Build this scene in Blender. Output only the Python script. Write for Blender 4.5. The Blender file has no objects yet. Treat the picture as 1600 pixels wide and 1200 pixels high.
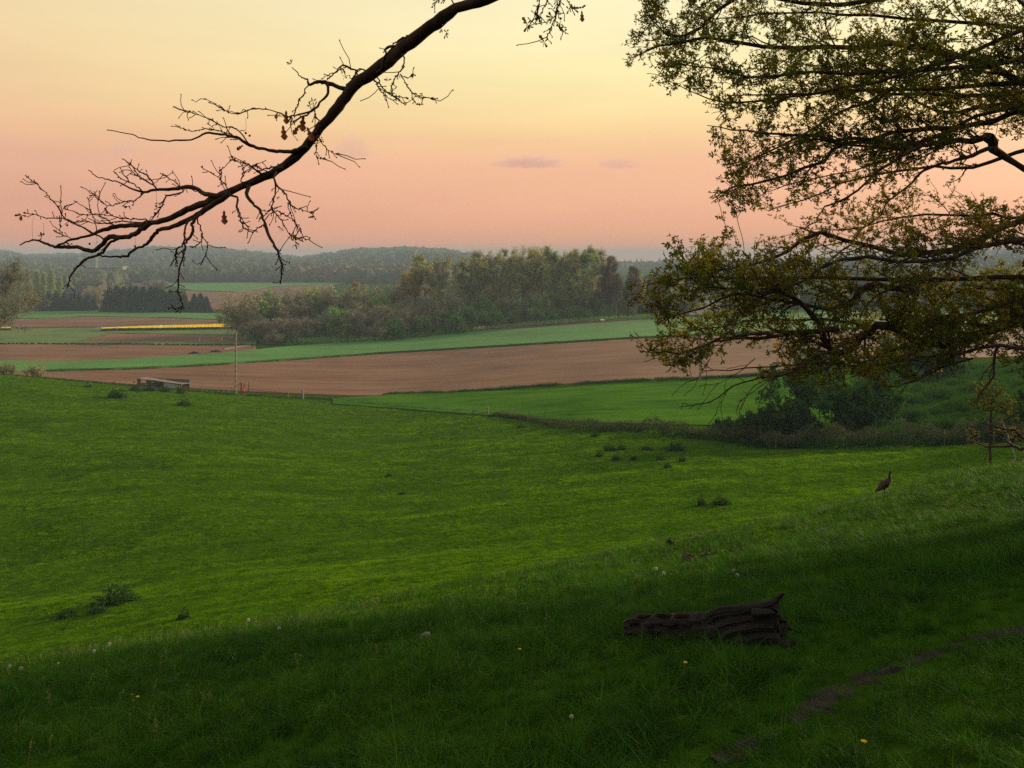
import bpy, math, random
import numpy as np
from mathutils import Vector

sc = bpy.context.scene
COL = sc.collection
rad = math.radians
R0 = np.random.default_rng(7)
F, HY, CX = 1300.0, 400.0, 800.0           # lens in photo pixels, horizon row, centre column

# ------------------------------------------------------------------ camera
cam = bpy.data.cameras.new('camera'); camo = bpy.data.objects.new('camera', cam); COL.objects.link(camo)
camo.location = (0, 0, 0); camo.rotation_euler = (rad(90), 0, 0)
cam.sensor_width = 36; cam.lens = 36 * F / 1600; cam.shift_y = -200 / 1600
cam.clip_start = 0.05; cam.clip_end = 60000
sc.camera = camo

# ------------------------------------------------------------------ light
SUN_AZ, SUN_EL, SUN_S, SUN_ANG = 56.0, 15.0, 5.0, 5.0
SKY_S = 0.71
EXPO = 0.49
HAZE_D, HAZE_C = 3.3e-4, (0.35, 0.45, 0.58)

def s2l(c):
    return tuple(((x/255)/12.92 if x/255 <= .04045 else ((x/255+.055)/1.055)**2.4) for x in c)

def node(nt, t, **kw):
    n = nt.nodes.new(t)
    for k, v in kw.items():
        if k.startswith('i_'):
            n.inputs[k[2:].replace('_', ' ')].default_value = v
        else: setattr(n, k, v)
    return n

w = bpy.data.worlds.new('World'); sc.world = w; w.use_nodes = True
nt = w.node_tree; nt.nodes.clear(); L = nt.links.new
tc = node(nt, 'ShaderNodeTexCoord')
sep = node(nt, 'ShaderNodeSeparateXYZ'); L(tc.outputs['Generated'], sep.inputs[0])
def ramp(nt, stops, interp='B_SPLINE'):
    r = node(nt, 'ShaderNodeValToRGB'); cr = r.color_ramp; cr.interpolation = interp
    for i, (p, c) in enumerate(stops):
        e = cr.elements[i] if i < 2 else cr.elements.new(p)
        e.position = p; e.color = (*c, 1)
    return r
def skyramp(lst):
    return ramp(nt, [(p, s2l(c)) for p, c in lst], 'LINEAR')
# gradients of the evening sky over the sine of the elevation: the side towards the sun and the side away from it
warm = skyramp([(0, (255, 164, 112)), (.03, (248, 170, 132)), (.06, (246, 177, 139)), (.105, (249, 186, 145)), (.135, (252, 201, 146)), (.165, (255, 222, 154)), (.21, (255, 236, 170)), (.26, (255, 242, 187)),
                (.40, (250, 240, 200)), (.65, (236, 236, 222)), (1, (222, 226, 228))])
cool = skyramp([(0, (246, 154, 110)), (.03, (236, 160, 130)), (.06, (232, 166, 138)), (.105, (234, 175, 144)), (.14, (240, 190, 144)), (.18, (244, 205, 153)), (.23, (245, 214, 160)), (.29, (244, 219, 170)),
                (.42, (232, 222, 190)), (.65, (214, 218, 214)), (1, (200, 210, 218))])
L(sep.outputs[2], warm.inputs[0]); L(sep.outputs[2], cool.inputs[0])
sdir = (math.sin(rad(30)), math.cos(rad(30)), 0.0)
dp = node(nt, 'ShaderNodeVectorMath', operation='DOT_PRODUCT'); L(tc.outputs['Generated'], dp.inputs[0]); dp.inputs[1].default_value = sdir
mr = node(nt, 'ShaderNodeMapRange', i_From_Min=.45, i_From_Max=.9); L(dp.outputs['Value'], mr.inputs['Value'])
mx = node(nt, 'ShaderNodeMix', data_type='RGBA'); L(mr.outputs[0], mx.inputs[0]); L(cool.outputs[0], mx.inputs[6]); L(warm.outputs[0], mx.inputs[7])
# faint uneven streaks of dust
mpn = node(nt, 'ShaderNodeMapping'); mpn.inputs['Scale'].default_value = (1.6, 1.6, 11); L(tc.outputs['Generated'], mpn.inputs[0])
snz = node(nt, 'ShaderNodeTexNoise'); snz.inputs['Scale'].default_value = 2.2; snz.inputs['Detail'].default_value = 5; L(mpn.outputs[0], snz.inputs['Vector'])
smr = node(nt, 'ShaderNodeMapRange', i_From_Min=.3, i_From_Max=.7, i_To_Min=.955, i_To_Max=1.035); L(snz.outputs[0], smr.inputs['Value'])
smul = node(nt, 'ShaderNodeVectorMath', operation='SCALE'); L(mx.outputs[2], smul.inputs[0]); L(smr.outputs[0], smul.inputs['Scale'])
# a little physical sky above the dust
ns = node(nt, 'ShaderNodeTexSky', sky_type='NISHITA', sun_disc=False, sun_elevation=rad(SUN_EL), sun_rotation=rad(SUN_AZ), dust_density=3.0, air_density=1.0)
sc1 = node(nt, 'ShaderNodeVectorMath', operation='SCALE'); L(ns.outputs[0], sc1.inputs[0]); sc1.inputs['Scale'].default_value = 0.012
ad = node(nt, 'ShaderNodeVectorMath', operation='ADD'); L(smul.outputs[0], ad.inputs[0]); L(sc1.outputs[0], ad.inputs[1])
bg = node(nt, 'ShaderNodeBackground'); bg.inputs[1].default_value = SKY_S; L(ad.outputs[0], bg.inputs[0])
wo = node(nt, 'ShaderNodeOutputWorld'); L(bg.outputs[0], wo.inputs[0])

sun = bpy.data.lights.new('sun', 'SUN'); suno = bpy.data.objects.new('sun', sun); COL.objects.link(suno)
sun.energy = SUN_S; sun.angle = rad(SUN_ANG); sun.color = (1.0, .80, .52)
sv = Vector((math.sin(rad(SUN_AZ))*math.cos(rad(SUN_EL)), math.cos(rad(SUN_AZ))*math.cos(rad(SUN_EL)), math.sin(rad(SUN_EL))))
suno.rotation_euler = sv.to_track_quat('Z', 'Y').to_euler()
vs = sc.view_settings; vs.view_transform = 'Standard'; vs.look = 'None'; vs.exposure = EXPO; vs.gamma = 1; vs.use_curve_mapping = False
cy = sc.cycles
cy.max_bounces = 6; cy.diffuse_bounces = 3; cy.glossy_bounces = 2; cy.transmission_bounces = 4; cy.volume_bounces = 1; cy.transparent_max_bounces = 8
cy.use_denoising = False
try: cy.denoiser = 'OPENIMAGEDENOISE'
except Exception: pass
cy.sample_clamp_indirect = 1.5; cy.sample_clamp_direct = 4.0

# ------------------------------------------------------------------ helpers
def proj(px, py, Y): return Vector(((px-CX)/F*Y, Y, -(py-HY)/F*Y))

def mesh(name, V, Fs, mats, midx=None, smooth=False):
    """V (n,3); Fs: array (m,k) or list of such arrays; returns mesh data"""
    me = bpy.data.meshes.new(name)
    V = np.asarray(V, dtype=np.float32)
    if not isinstance(Fs, (list, tuple)): Fs = [Fs]
    Fs = [np.asarray(f, dtype=np.int32) for f in Fs if len(f)]
    me.vertices.add(len(V)); me.vertices.foreach_set('co', V.ravel())
    loops = np.concatenate([f.ravel() for f in Fs]); sizes = np.concatenate([np.full(len(f), f.shape[1], np.int32) for f in Fs])
    starts = np.concatenate([[0], np.cumsum(sizes)[:-1]]).astype(np.int32)
    me.loops.add(len(loops)); me.loops.foreach_set('vertex_index', loops)
    me.polygons.add(len(sizes)); me.polygons.foreach_set('loop_start', starts)
    try: me.polygons.foreach_set('loop_total', sizes)
    except Exception: pass
    if not isinstance(mats, (list, tuple)): mats = [mats]
    for m in mats: me.materials.append(m)
    if midx is not None: me.polygons.foreach_set('material_index', np.asarray(midx, dtype=np.int32))
    me.polygons.foreach_set('use_smooth', np.full(len(sizes), smooth, dtype=bool))
    me.update(calc_edges=True); me.validate()
    return me

def obj(name, me, parent=None, loc=None):
    o = bpy.data.objects.new(name, me); COL.objects.link(o)
    if parent is not None: o.parent = parent
    if loc is not None: o.location = loc
    return o
def tag(o, label=None, cat=None, group=None, kind=None):
    if label: o['label'] = label
    if cat: o['category'] = cat
    if group: o['group'] = group
    if kind: o['kind'] = kind
    return o
def thing(name, loc, label, cat, group=None, rz=0):
    o = bpy.data.objects.new(name, None); COL.objects.link(o); o.location = loc; o.rotation_euler = (0, 0, rz)
    o.empty_display_size = .2
    return tag(o, label, cat, group)
def copy_tree(o, parent=None):
    c = o.copy(); COL.objects.link(c); c.parent = parent
    for ch in list(o.children): copy_tree(ch, c)
    return c
ORD = ['first', 'second', 'third', 'fourth', 'fifth', 'sixth', 'seventh', 'eighth', 'ninth', 'tenth', 'eleventh', 'twelfth', 'thirteenth', 'fourteenth', 'fifteenth', 'sixteenth', 'seventeenth', 'eighteenth', 'nineteenth', 'twentieth']

class MB:
    """collects boxes, tubes and arrays into one mesh"""
    def __init__(s): s.V = []; s.F = {}; s.n = 0
    def add(s, V, Fc, m=0):
        V = np.asarray(V, float); Fc = np.asarray(Fc, int)
        if len(Fc) == 0: return
        s.V.append(V); s.F.setdefault((Fc.shape[1], m), []).append(Fc + s.n); s.n += len(V)
    def box(s, c, size, rz=0, m=0, rot=None):
        v = np.array([[x, y, z] for x in (-.5, .5) for y in (-.5, .5) for z in (-.5, .5)]) * np.array(size)
        if rot is not None: v = v @ np.array(rot).T
        if rz: ca, sa = math.cos(rz), math.sin(rz); v = v @ np.array([[ca, sa, 0], [-sa, ca, 0], [0, 0, 1]])
        f = np.array([[0, 1, 3, 2], [4, 6, 7, 5], [0, 4, 5, 1], [2, 3, 7, 6], [0, 2, 6, 4], [1, 5, 7, 3]])
        s.add(v + np.array(c), f, m)
    def tube(s, pts, rads, k=6, m=0, cap=True, flat=None):
        pts = np.asarray(pts, float); n = len(pts); rads = np.interp(np.linspace(0, 1, n), np.linspace(0, 1, np.size(rads)), np.atleast_1d(np.asarray(rads, float)))
        t = np.gradient(pts, axis=0) if n > 2 else np.repeat((pts[1]-pts[0])[None], n, 0)
        t /= np.linalg.norm(t, axis=1)[:, None] + 1e-9
        mean = t.mean(0); ref = np.array([0, 0, 1.]) if abs(mean[2]) < .8 * np.linalg.norm(mean) else np.array([1., 0, 0])
        a = np.cross(t, ref); a /= np.linalg.norm(a, axis=1)[:, None] + 1e-9
        b = np.cross(a, t)
        th = np.arange(k) * 2*math.pi/k
        ring = pts[:, None] + rads[:, None, None]*(np.cos(th)[None, :, None]*a[:, None] + (flat or 1)*np.sin(th)[None, :, None]*b[:, None])
        V = ring.reshape(-1, 3)
        i = np.arange(n-1)[:, None]*k; j = np.arange(k)[None]; j2 = (j+1) % k
        Fq = np.stack([i+j, i+j2, i+k+j2, i+k+j], -1).reshape(-1, 4)
        s.add(V, Fq, m)
        if cap and k > 3:
            for base in (0, (n-1)*k):
                c = np.arange(k) + base + s.n - len(V)
                s.F.setdefault((k, m), []).append((c if base else c[::-1])[None])
    def build(s, name, mats, parent=None, smooth=False, loc=None):
        V = np.concatenate(s.V); Fs = []; mi = []
        for (k, m), fl in s.F.items():
            f = np.concatenate(fl); Fs.append(f); mi.append(np.full(len(f), m))
        return obj(name, mesh(name, V, Fs, mats, np.concatenate(mi), smooth), parent, loc)

# ------------------------------------------------------------------ materials
def mat(name, stops, scale=1.0, rough=.9, detail=4, coord='Object', trans=0.0, tcol=None, rnd=0.0, bump=0.0, bscale=20.0, stretch=None, spec=.2, noise2=None, rvar=None, dist=.02):
    """noise between stops; trans = share of translucency; rnd = value spread per object/instance"""
    m = bpy.data.materials.new(name); m.use_nodes = True; nt = m.node_tree; nt.nodes.clear(); L = nt.links.new
    out = node(nt, 'ShaderNodeOutputMaterial'); p = node(nt, 'ShaderNodeBsdfPrincipled'); p.inputs['Roughness'].default_value = rough
    p.inputs['Specular IOR Level'].default_value = spec
    g = node(nt, 'ShaderNodeTexCoord') if coord == 'Object' else node(nt, 'ShaderNodeNewGeometry')
    co = g.outputs['Object'] if coord == 'Object' else g.outputs['Position']
    if stretch:
        mp = node(nt, 'ShaderNodeMapping'); mp.inputs['Scale'].default_value = stretch; L(co, mp.inputs[0]); co2 = mp.outputs[0]
    else: co2 = co
    nz = node(nt, 'ShaderNodeTexNoise'); nz.inputs['Scale'].default_value = scale; nz.inputs['Detail'].default_value = detail; nz.inputs['Roughness'].default_value = .62; L(co2, nz.inputs['Vector'])
    n = len(stops); fac = nz.outputs[0]
    if noise2:
        n2 = node(nt, 'ShaderNodeTexNoise'); n2.inputs['Scale'].default_value = noise2; n2.inputs['Detail'].default_value = 3; L(co, n2.inputs['Vector'])
        av = node(nt, 'ShaderNodeMath', operation='ADD'); L(fac, av.inputs[0]); L(n2.outputs[0], av.inputs[1])
        hv = node(nt, 'ShaderNodeMath', operation='MULTIPLY'); L(av.outputs[0], hv.inputs[0]); hv.inputs[1].default_value = .5; fac = hv.outputs[0]
    cr = ramp(nt, [(.32 + .36*i/max(1, n-1), c) for i, c in enumerate(stops)], 'LINEAR'); L(fac, cr.inputs[0])
    c = cr.outputs[0]
    if rnd or rvar:
        oi = node(nt, 'ShaderNodeObjectInfo')
        hs = node(nt, 'ShaderNodeHueSaturation')
        r1 = node(nt, 'ShaderNodeMapRange'); r1.inputs['To Min'].default_value = 1-rnd; r1.inputs['To Max'].default_value = 1+rnd; L(oi.outputs['Random'], r1.inputs[0]); L(r1.outputs[0], hs.inputs['Value'])
        if rvar:
            wn = node(nt, 'ShaderNodeTexWhiteNoise', noise_dimensions='1D'); L(oi.outputs['Random'], wn.inputs['W'])
            r2 = node(nt, 'ShaderNodeMapRange'); r2.inputs['To Min'].default_value = .5-rvar; r2.inputs['To Max'].default_value = .5+rvar; L(wn.outputs[0], r2.inputs[0]); L(r2.outputs[0], hs.inputs['Hue'])
        L(c, hs.inputs['Color']); c = hs.outputs[0]
    L(c, p.inputs['Base Color'])
    if bump:
        nb = node(nt, 'ShaderNodeTexNoise'); nb.inputs['Scale'].default_value = bscale; nb.inputs['Detail'].default_value = 5; L(co2, nb.inputs['Vector'])
        bp = node(nt, 'ShaderNodeBump'); bp.inputs['Strength'].default_value = bump; bp.inputs['Distance'].default_value = dist; L(nb.outputs[0], bp.inputs['Height']); L(bp.outputs[0], p.inputs['Normal'])
    if trans:
        tr = node(nt, 'ShaderNodeBsdfTranslucent')
        if tcol:
            mm = node(nt, 'ShaderNodeMix', data_type='RGBA', blend_type='MULTIPLY'); mm.inputs[0].default_value = 1; L(c, mm.inputs[6]); mm.inputs[7].default_value = (*tcol, 1); L(mm.outputs[2], tr.inputs[0])
        else: L(c, tr.inputs[0])
        ms = node(nt, 'ShaderNodeMixShader'); ms.inputs[0].default_value = trans; L(p.outputs[0], ms.inputs[1]); L(tr.outputs[0], ms.inputs[2]); L(ms.outputs[0], out.inputs[0])
    else: L(p.outputs[0], out.inputs[0])
    return m
# ------------------------------------------------------------------ terrain
TY = [20, 30, 40, 50, 60, 75, 90, 105, 120, 140, 160, 180, 215, 260, 310, 400, 500, 650, 900, 1300, 1800, 2500, 4000, 6000]
TP = {
 -400: [1150, 1000, 905, 820, 745, 680, 632, 604, 580, 556, 552, 550, 545, 528, 514, 498, 487, 470, 447, 428, 412, 402, 404, 404],
 0:    [1100, 985, 915, 835, 775, 712, 668, 632, 606, 585, 585, 582, 567, 541, 530, 506, 487, 470, 447, 428, 412, 402, 404, 404],
 300:  [1050, 950, 885, 815, 765, 715, 680, 655, 634, 613, 610, 594, 569, 545, 524, 503, 489, 470, 445, 428, 412, 402, 404, 404],
 600:  [1000, 918, 875, 830, 787, 740, 708, 683, 664, 641, 619, 605, 580, 554, 532, 508, 490, 470, 445, 427, 411, 402, 404, 404],
 900:  [965, 880, 838, 792, 758, 715, 682, 657, 636, 614, 597, 580, 556, 532, 507, 487, 473, 458, 440, 427, 417, 416, 416, 414],
 1200: [950, 860, 815, 778, 742, 703, 672, 650, 629, 604, 584, 569, 545, 520, 498, 478, 466, 452, 436, 425, 414, 412, 412, 411],
 1400: [950, 850, 800, 757, 725, 693, 650, 614, 594, 576, 562, 551, 534, 514, 497, 478, 466, 450, 434, 420, 405, 396, 402, 406],
 1600: [950, 840, 770, 728, 705, 678, 630, 603, 586, 568, 556, 546, 531, 513, 497, 478, 466, 450, 432, 415, 398, 388, 398, 404],
 2000: [950, 840, 770, 722, 690, 660, 618, 592, 575, 560, 548, 538, 525, 510, 495, 478, 466, 450, 432, 415, 398, 388, 398, 404]}
_lx = np.linspace(math.log(20), math.log(6000), 500); _px = np.linspace(-400, 2000, 241)
_cols = np.array([np.interp(_lx, np.log(TY), TP[k]) for k in TP])
_ks = list(TP)
_tab = np.array([np.interp(_px, _ks, _cols[:, i]) for i in range(500)])        # (500, 241)
def _blur(a, s, ax):
    n = int(s*3); k = np.exp(-.5*(np.arange(-n, n+1)/s)**2); k /= k.sum()
    pad = [(0, 0), (0, 0)]; pad[ax] = (n, n); b = np.pad(a, pad, mode='edge')
    return np.apply_along_axis(lambda v: np.convolve(v, k, 'valid'), ax, b)
_tab = _blur(_blur(_tab, 5, 0), 7, 1)
YS = ([-400, 0, 300, 600, 900, 1200, 1400, 1600, 2000], [12, 15, 14.8, 16.5, 21, 24, 28, 37, 48])
_ang = R0.uniform(0, math.pi*2, 24); _ph = R0.uniform(0, 6.28, 24)
def wav(x, y, lam, k0, n=6):
    r = 0
    for i in range(k0, k0+n):
        a = _ang[i]; l = lam*(.7+.6*((i*37) % 10)/10)
        r = r + np.sin((x*math.cos(a)+y*math.sin(a))*6.283/l + _ph[i])
    return r/n
def H(x, y):
    x = np.asarray(x, float); y = np.asarray(y, float)
    yy = np.clip(y, 20, 5999); u = np.clip(CX + F*x/yy, -400, 2000)
    fi = (np.log(yy)-_lx[0])/(_lx[1]-_lx[0]); fj = (u+400)/10.0
    i0 = np.clip(fi.astype(int), 0, 498); j0 = np.clip(fj.astype(int), 0, 239); fi = fi-i0; fj = fj-j0
    py = (_tab[i0, j0]*(1-fj)+_tab[i0, j0+1]*fj)*(1-fi) + (_tab[i0+1, j0]*(1-fj)+_tab[i0+1, j0+1]*fj)*fi
    zf = -(py-HY)*yy/F
    y2 = np.clip(y, -60, 200); x2 = np.clip(x, -90, 90)
    ys = np.interp(u, *YS)
    d = y2-ys; sp = np.where(d > 8, d, np.log1p(np.exp(np.clip(d, -30, 9)/1.2))*1.2)
    zn = -1.65 + .13*x2 - .2825*y2 - .35*sp
    k = 1.2; h = np.clip(.5+.5*(zn-zf)/k, 0, 1)
    z = zf*(1-h)+zn*h + k*h*(1-h)
    near = np.clip((160-y)/60, 0, 1)*np.clip((y-1)/6, .3, 1)
    z = z + near*(.42*wav(x, y, 27.0, 2) + .16*wav(x, y, 9.0, 0) + .05*wav(x, y, 3.1, 6) + .022*wav(x, y, 1.1, 12))
    return z
def at(px, py, y0=2.0, y1=5000.0):
    """point of the ground seen at a photo pixel, searched from distance y0 on"""
    Y = np.exp(np.linspace(math.log(y0), math.log(y1), 1500)); X = (px-CX)/F*Y
    s = HY - F*H(X, Y)/Y
    k = np.argmax(s <= py)
    if s[k] > py: k = len(Y)-1
    if k > 0:
        f = (s[k-1]-py)/(s[k-1]-s[k]+1e-9); Yk = Y[k-1]+f*(Y[k]-Y[k-1])
    else: Yk = Y[0]
    X = (px-CX)/F*Yk
    return Vector((X, Yk, float(H(X, Yk))))
def ground(x, y): return float(H(x, y))

G = lambda r, g, b: (r, g, b)
M = {}
M["pasture"] = mat("pasture_turf", spec=0, stops=[(.012, .032, .002), (.024, .056, .003), (.038, .078, .005)], scale=.35, detail=6, coord='P', bump=.9, bscale=2.2, dist=.12, noise2=3.0)
M['soil'] = mat('ploughed_soil', [(.058, .022, .010), (.115, .051, .024), (.175, .086, .043)], scale=.5, detail=6, coord='P', bump=1, bscale=1.6, dist=.3, noise2=.05, stretch=(.05, .6, 1))
M['wheat'] = mat('young_wheat', [(.024, .085, .012), (.040, .13, .018), (.056, .155, .024)], scale=.45, detail=5, coord='P', bump=.8, bscale=1.2, dist=.2, noise2=.04, stretch=(.06, .6, 1))
M['crop'] = mat('field_crop', [(.020, .058, .005), (.042, .105, .008), (.066, .135, .012)], scale=.7, detail=5, coord='P', bump=.9, bscale=1.4, dist=.25, noise2=.08, stretch=(.09, .7, 1), spec=0)
M['rough'] = mat('rough_grass', [(.035, .07, .012), (.06, .105, .018), (.09, .12, .03)], scale=.08, detail=6, coord='P', bump=.8, bscale=.8, dist=.3)
M['rape'] = mat('rapeseed_flower', [(.45, .30, .01), (.62, .44, .015)], scale=1.5, coord='P', bump=.8, bscale=2, dist=.3)
M['rapestem'] = mat('rapeseed_stem', [(.02, .045, .012), (.035, .065, .016)], scale=2, coord='P')
M['track'] = mat('farm_track', [(.16, .10, .065), (.22, .15, .10)], scale=.3, coord='P')
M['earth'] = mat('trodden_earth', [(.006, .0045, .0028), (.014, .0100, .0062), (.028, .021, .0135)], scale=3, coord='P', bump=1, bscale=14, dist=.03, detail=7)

# one polar sheet that reaches the horizon
az = np.concatenate([np.arange(-180, -40, 5.0), np.arange(-40, 45, .32), np.arange(45, 180, 5.0)])
rr = np.concatenate([[.4], np.exp(np.linspace(math.log(.9), math.log(150), 170)), np.exp(np.linspace(math.log(155), math.log(5800), 150))])
A, RR = np.meshgrid(np.radians(az), rr)
X = RR*np.sin(A); Y = RR*np.cos(A); Z = H(X, Y)
na, nr = len(az), len(rr)
V = np.stack([X, Y, Z], -1).reshape(-1, 3)
i = np.arange(nr-1)[:, None]*na; j = np.arange(na)[None]; j2 = (j+1) % na
Fq = np.stack([i+j, i+na+j, i+na+j2, i+j2], -1).reshape(-1, 4)
V = np.vstack([V, [[0, 0, ground(0, 0)]]]); c = len(V)-1
Ft = np.stack([np.full(na, c), np.arange(na), (np.arange(na)+1) % na], -1)
tag(obj('ground', mesh('ground', V, [Fq, Ft[:, [0, 2, 1]]], M['pasture'], smooth=True)), 'green grassy pasture and valley floor falling away from the camera', kind='structure')

def strip(name, far, near, material, h=.0, nu=160, nv=24, y0=158, y1=3000, nearY=None, farY=None, off=.12, label=None, skirt=None, jit=0.0, kind='structure', ynear0=None):
    """a field draped between two edges; edges are lists of photo pixels looked up on the terrain; h = crop height"""
    fx, fy = zip(*far); nx, ny = zip(*near)
    U = np.linspace(0, 1, nu); rng = np.random.default_rng(len(name)*7+int(fx[0]) % 97)
    Pf = []; Pn = []
    for u in U:
        pxf = fx[0]+(fx[-1]-fx[0])*u; pxn = nx[0]+(nx[-1]-nx[0])*u
        a = at(pxf, np.interp(pxf, fx, fy)+rng.normal(0, jit), y0, y1) if farY is None else Vector(((pxf-CX)/F*farY, farY, 0))
        b = at(pxn, np.interp(pxn, nx, ny)+rng.normal(0, jit), ynear0 or y0, y1)
        if nearY is not None: b = Vector(((pxn-CX)/F*nearY, nearY, 0))
        if a.y < b.y + .5: a = b + (b.normalized()*.5)
        Pf.append(a); Pn.append(b)
    Pf = np.array(Pf); Pn = np.array(Pn)
    T = np.linspace(0, 1, nv)[:, None, None]
    P = Pn[None]*(1-T)+Pf[None]*T
    P[..., 2] = H(P[..., 0], P[..., 1]) + off + h
    P[..., 2] += rng.normal(0, 1, P.shape[:2])*h*.06
    V = P.reshape(-1, 3)
    i = np.arange(nv-1)[:, None]*nu; j = np.arange(nu-1)[None]
    Fq = [np.stack([i+j, i+j+1, i+nu+j+1, i+nu+j], -1).reshape(-1, 4)]; mi = [np.zeros(len(Fq[0]))]
    # skirt all round, down into the soil
    rim = np.concatenate([np.arange(nu), np.arange(1, nv)*nu+nu-1, (nv-1)*nu+np.arange(nu-2, -1, -1), np.arange(nv-2, 0, -1)*nu])
    low = V[rim].copy(); low[:, 2] -= h+off+.4
    n0 = len(V); V = np.vstack([V, low]); k = len(rim); q = np.arange(k); q2 = (q+1) % k
    sk = np.stack([rim[q], n0+q, n0+q2, rim[q2]], -1); Fq.append(sk); mi.append(np.ones(len(sk)))
    return tag(obj(name, mesh(name, V, Fq, [material, skirt or material], np.concatenate(mi), smooth=False if h else True)), label, kind=kind)

# bands of fields, from the fence outwards
MB_TOP = [(-150, 584), (70, 581), (175, 579), (250, 576), (350, 570), (500, 560), (600, 553), (750, 544), (900, 535), (980, 530), (1100, 524), (1300, 516), (1500, 511), (1750, 508)]
MB_BOT = [(-150, 640), (400, 640), (560, 622), (620, 616), (700, 614), (830, 610), (950, 602), (1100, 596), (1240, 586), (1400, 572), (1600, 556), (1750, 550)]
strip('ploughed_field', MB_TOP, MB_BOT, M['soil'], y0=157, label='broad bare brown ploughed field behind the pasture fence', nv=50, nu=200)
strip('ploughed_field', [(570, 531), (700, 516), (850, 509), (980, 500), (1100, 494)], [(570, 533), (700, 523), (850, 514), (980, 504), (1100, 498)], M['soil'], y0=180, off=.14, label='thin strip of bare brown soil along the rail fence')
GS_TOP = [(-150, 569), (0, 567), (110, 568), (175, 566), (250, 561), (320, 557), (400, 549), (450, 544), (550, 537), (600, 532), (700, 523), (850, 514), (980, 504), (1100, 498), (1300, 491), (1600, 486)]
strip('wheat_field', GS_TOP, MB_TOP[:-1]+[(1600, 510)], M['wheat'], h=.55, y0=160, label='long green strip of young wheat beyond the brown field', nu=240, nv=30)
strip('meadow', [(520, 624), (620, 616.5), (700, 614.5), (830, 610.5), (950, 602.5), (1100, 596.5), (1240, 586.5), (1340, 578)], [(520, 632), (620, 639), (760, 650), (900, 660), (1000, 664), (1200, 668), (1340, 672)],
      M['crop'], h=.10, y0=70, label='green crop field between the brown field and the bramble hedge', nu=160, nv=60, off=.08)
strip('ploughed_field', [(-150, 538), (0, 538), (200, 538), (300, 539), (400, 539)], [(-150, 569), (0, 567), (110, 568), (175, 566), (250, 561), (320, 557), (400, 549)], M['soil'], y0=180, off=.16, label='bare brown field on the valley floor left of the wood', nv=20)
strip('ploughed_field', [(128, 534), (165, 523), (250, 523), (390, 526)], [(128, 535.5), (165, 535), (250, 535.5), (390, 536)], M['soil'], y0=200, off=.2, label='small brown field in front of the yellow rapeseed', nv=10)
strip('grass_verge', [(-100, 535), (50, 535), (200, 536), (300, 536.5), (400, 536)], [(-100, 538.5), (50, 538.5), (200, 539), (300, 540), (400, 540)], M['rough'], h=.5, y0=200, off=.1, nv=5, label='narrow grassy verge between the two brown fields', jit=.3)
strip('rough_meadow', [(-150, 512), (0, 512), (80, 512), (160, 510), (250, 507), (360, 507)], [(-150, 534), (0, 534), (60, 534), (125, 534), (140, 528), (170, 522)], M['rough'], y0=200, off=.12, label='rough green meadow left of the rapeseed')
strip('rapeseed_field', [(158, 516), (250, 512.5), (365, 510)], [(158, 518), (175, 517.5), (250, 516.6), (365, 515)], M['rape'], h=.9, y0=200, off=.3, nv=8, skirt=M['rapestem'], label='bright yellow strip of flowering rapeseed', jit=.04)
strip('rapeseed_field', [(-120, 513), (17, 514)], [(-120, 516.5), (17, 516.5)], M['rape'], h=1.0, y0=200, off=.1, nv=6, nu=40, skirt=M['rapestem'], label='short yellow rapeseed patch behind the tree at the left edge')
strip('ploughed_field', [(-100, 500), (60, 499), (123, 495), (250, 497), (350, 501)], [(-100, 512), (60, 513), (150, 512), (250, 507.5), (350, 507)], M['soil'], y0=250, off=.2, label='brown field below the dark conifers', nv=12)
strip('wheat_field', [(-100, 484), (55, 485), (200, 487), (300, 490), (385, 492)], [(-100, 500), (60, 499), (123, 495), (250, 497), (385, 502)], M['wheat'], h=.4, y0=300, off=.15, label='pale green field at the foot of the conifers', nv=12)
strip('farm_track', [(350, 545), (372, 541), (392, 539)], [(350, 547), (372, 543.5), (392, 542)], M['track'], y0=200, off=.24, nv=3, nu=30, label='pale farm track bending towards the wood')
# fields beyond
strip('ploughed_field', [(285, 455), (350, 455), (420, 449), (520, 443)], [(285, 487), (350, 489), (420, 489), (520, 489)], M['soil'], y0=520, off=.3, label='far brown field behind the conifers and the wood', nv=14)
strip('wheat_field', [(212, 429), (300, 432), (400, 436), (540, 441)], [(212, 432), (240, 440), (300, 455), (370, 457), (420, 449), (540, 444)], M['wheat'], h=.5, y0=600, off=.3, label='large far green field below the wooded ridge', nv=14)
strip('ploughed_field', [(205, 434), (215, 434), (245, 441)], [(205, 448), (215, 449), (245, 450)], M['soil'], y0=600, off=.6, nv=6, nu=20, label='small brown slope beside the far green field')
strip('ploughed_field', [(80, 443), (140, 443), (195, 444)], [(80, 457), (140, 458), (195, 459)], M['soil'], y0=560, off=.5, nv=8, nu=30, label='tan field around the farmhouse')
strip('wheat_field', [(1180, 470), (1300, 468), (1450, 466), (1650, 466)], [(1180, 500), (1300, 490), (1450, 486), (1650, 484)], M['wheat'], y0=300, off=.3, nv=10, label='green field glimpsed behind the oak')

strip('grass_verge', [(165, 517.5), (250, 516), (372, 514.5)], [(165, 521), (250, 523), (372, 525.5)], M['rough'], y0=200, off=.18, nv=6, label='dark green strip in front of the rapeseed')
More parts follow.
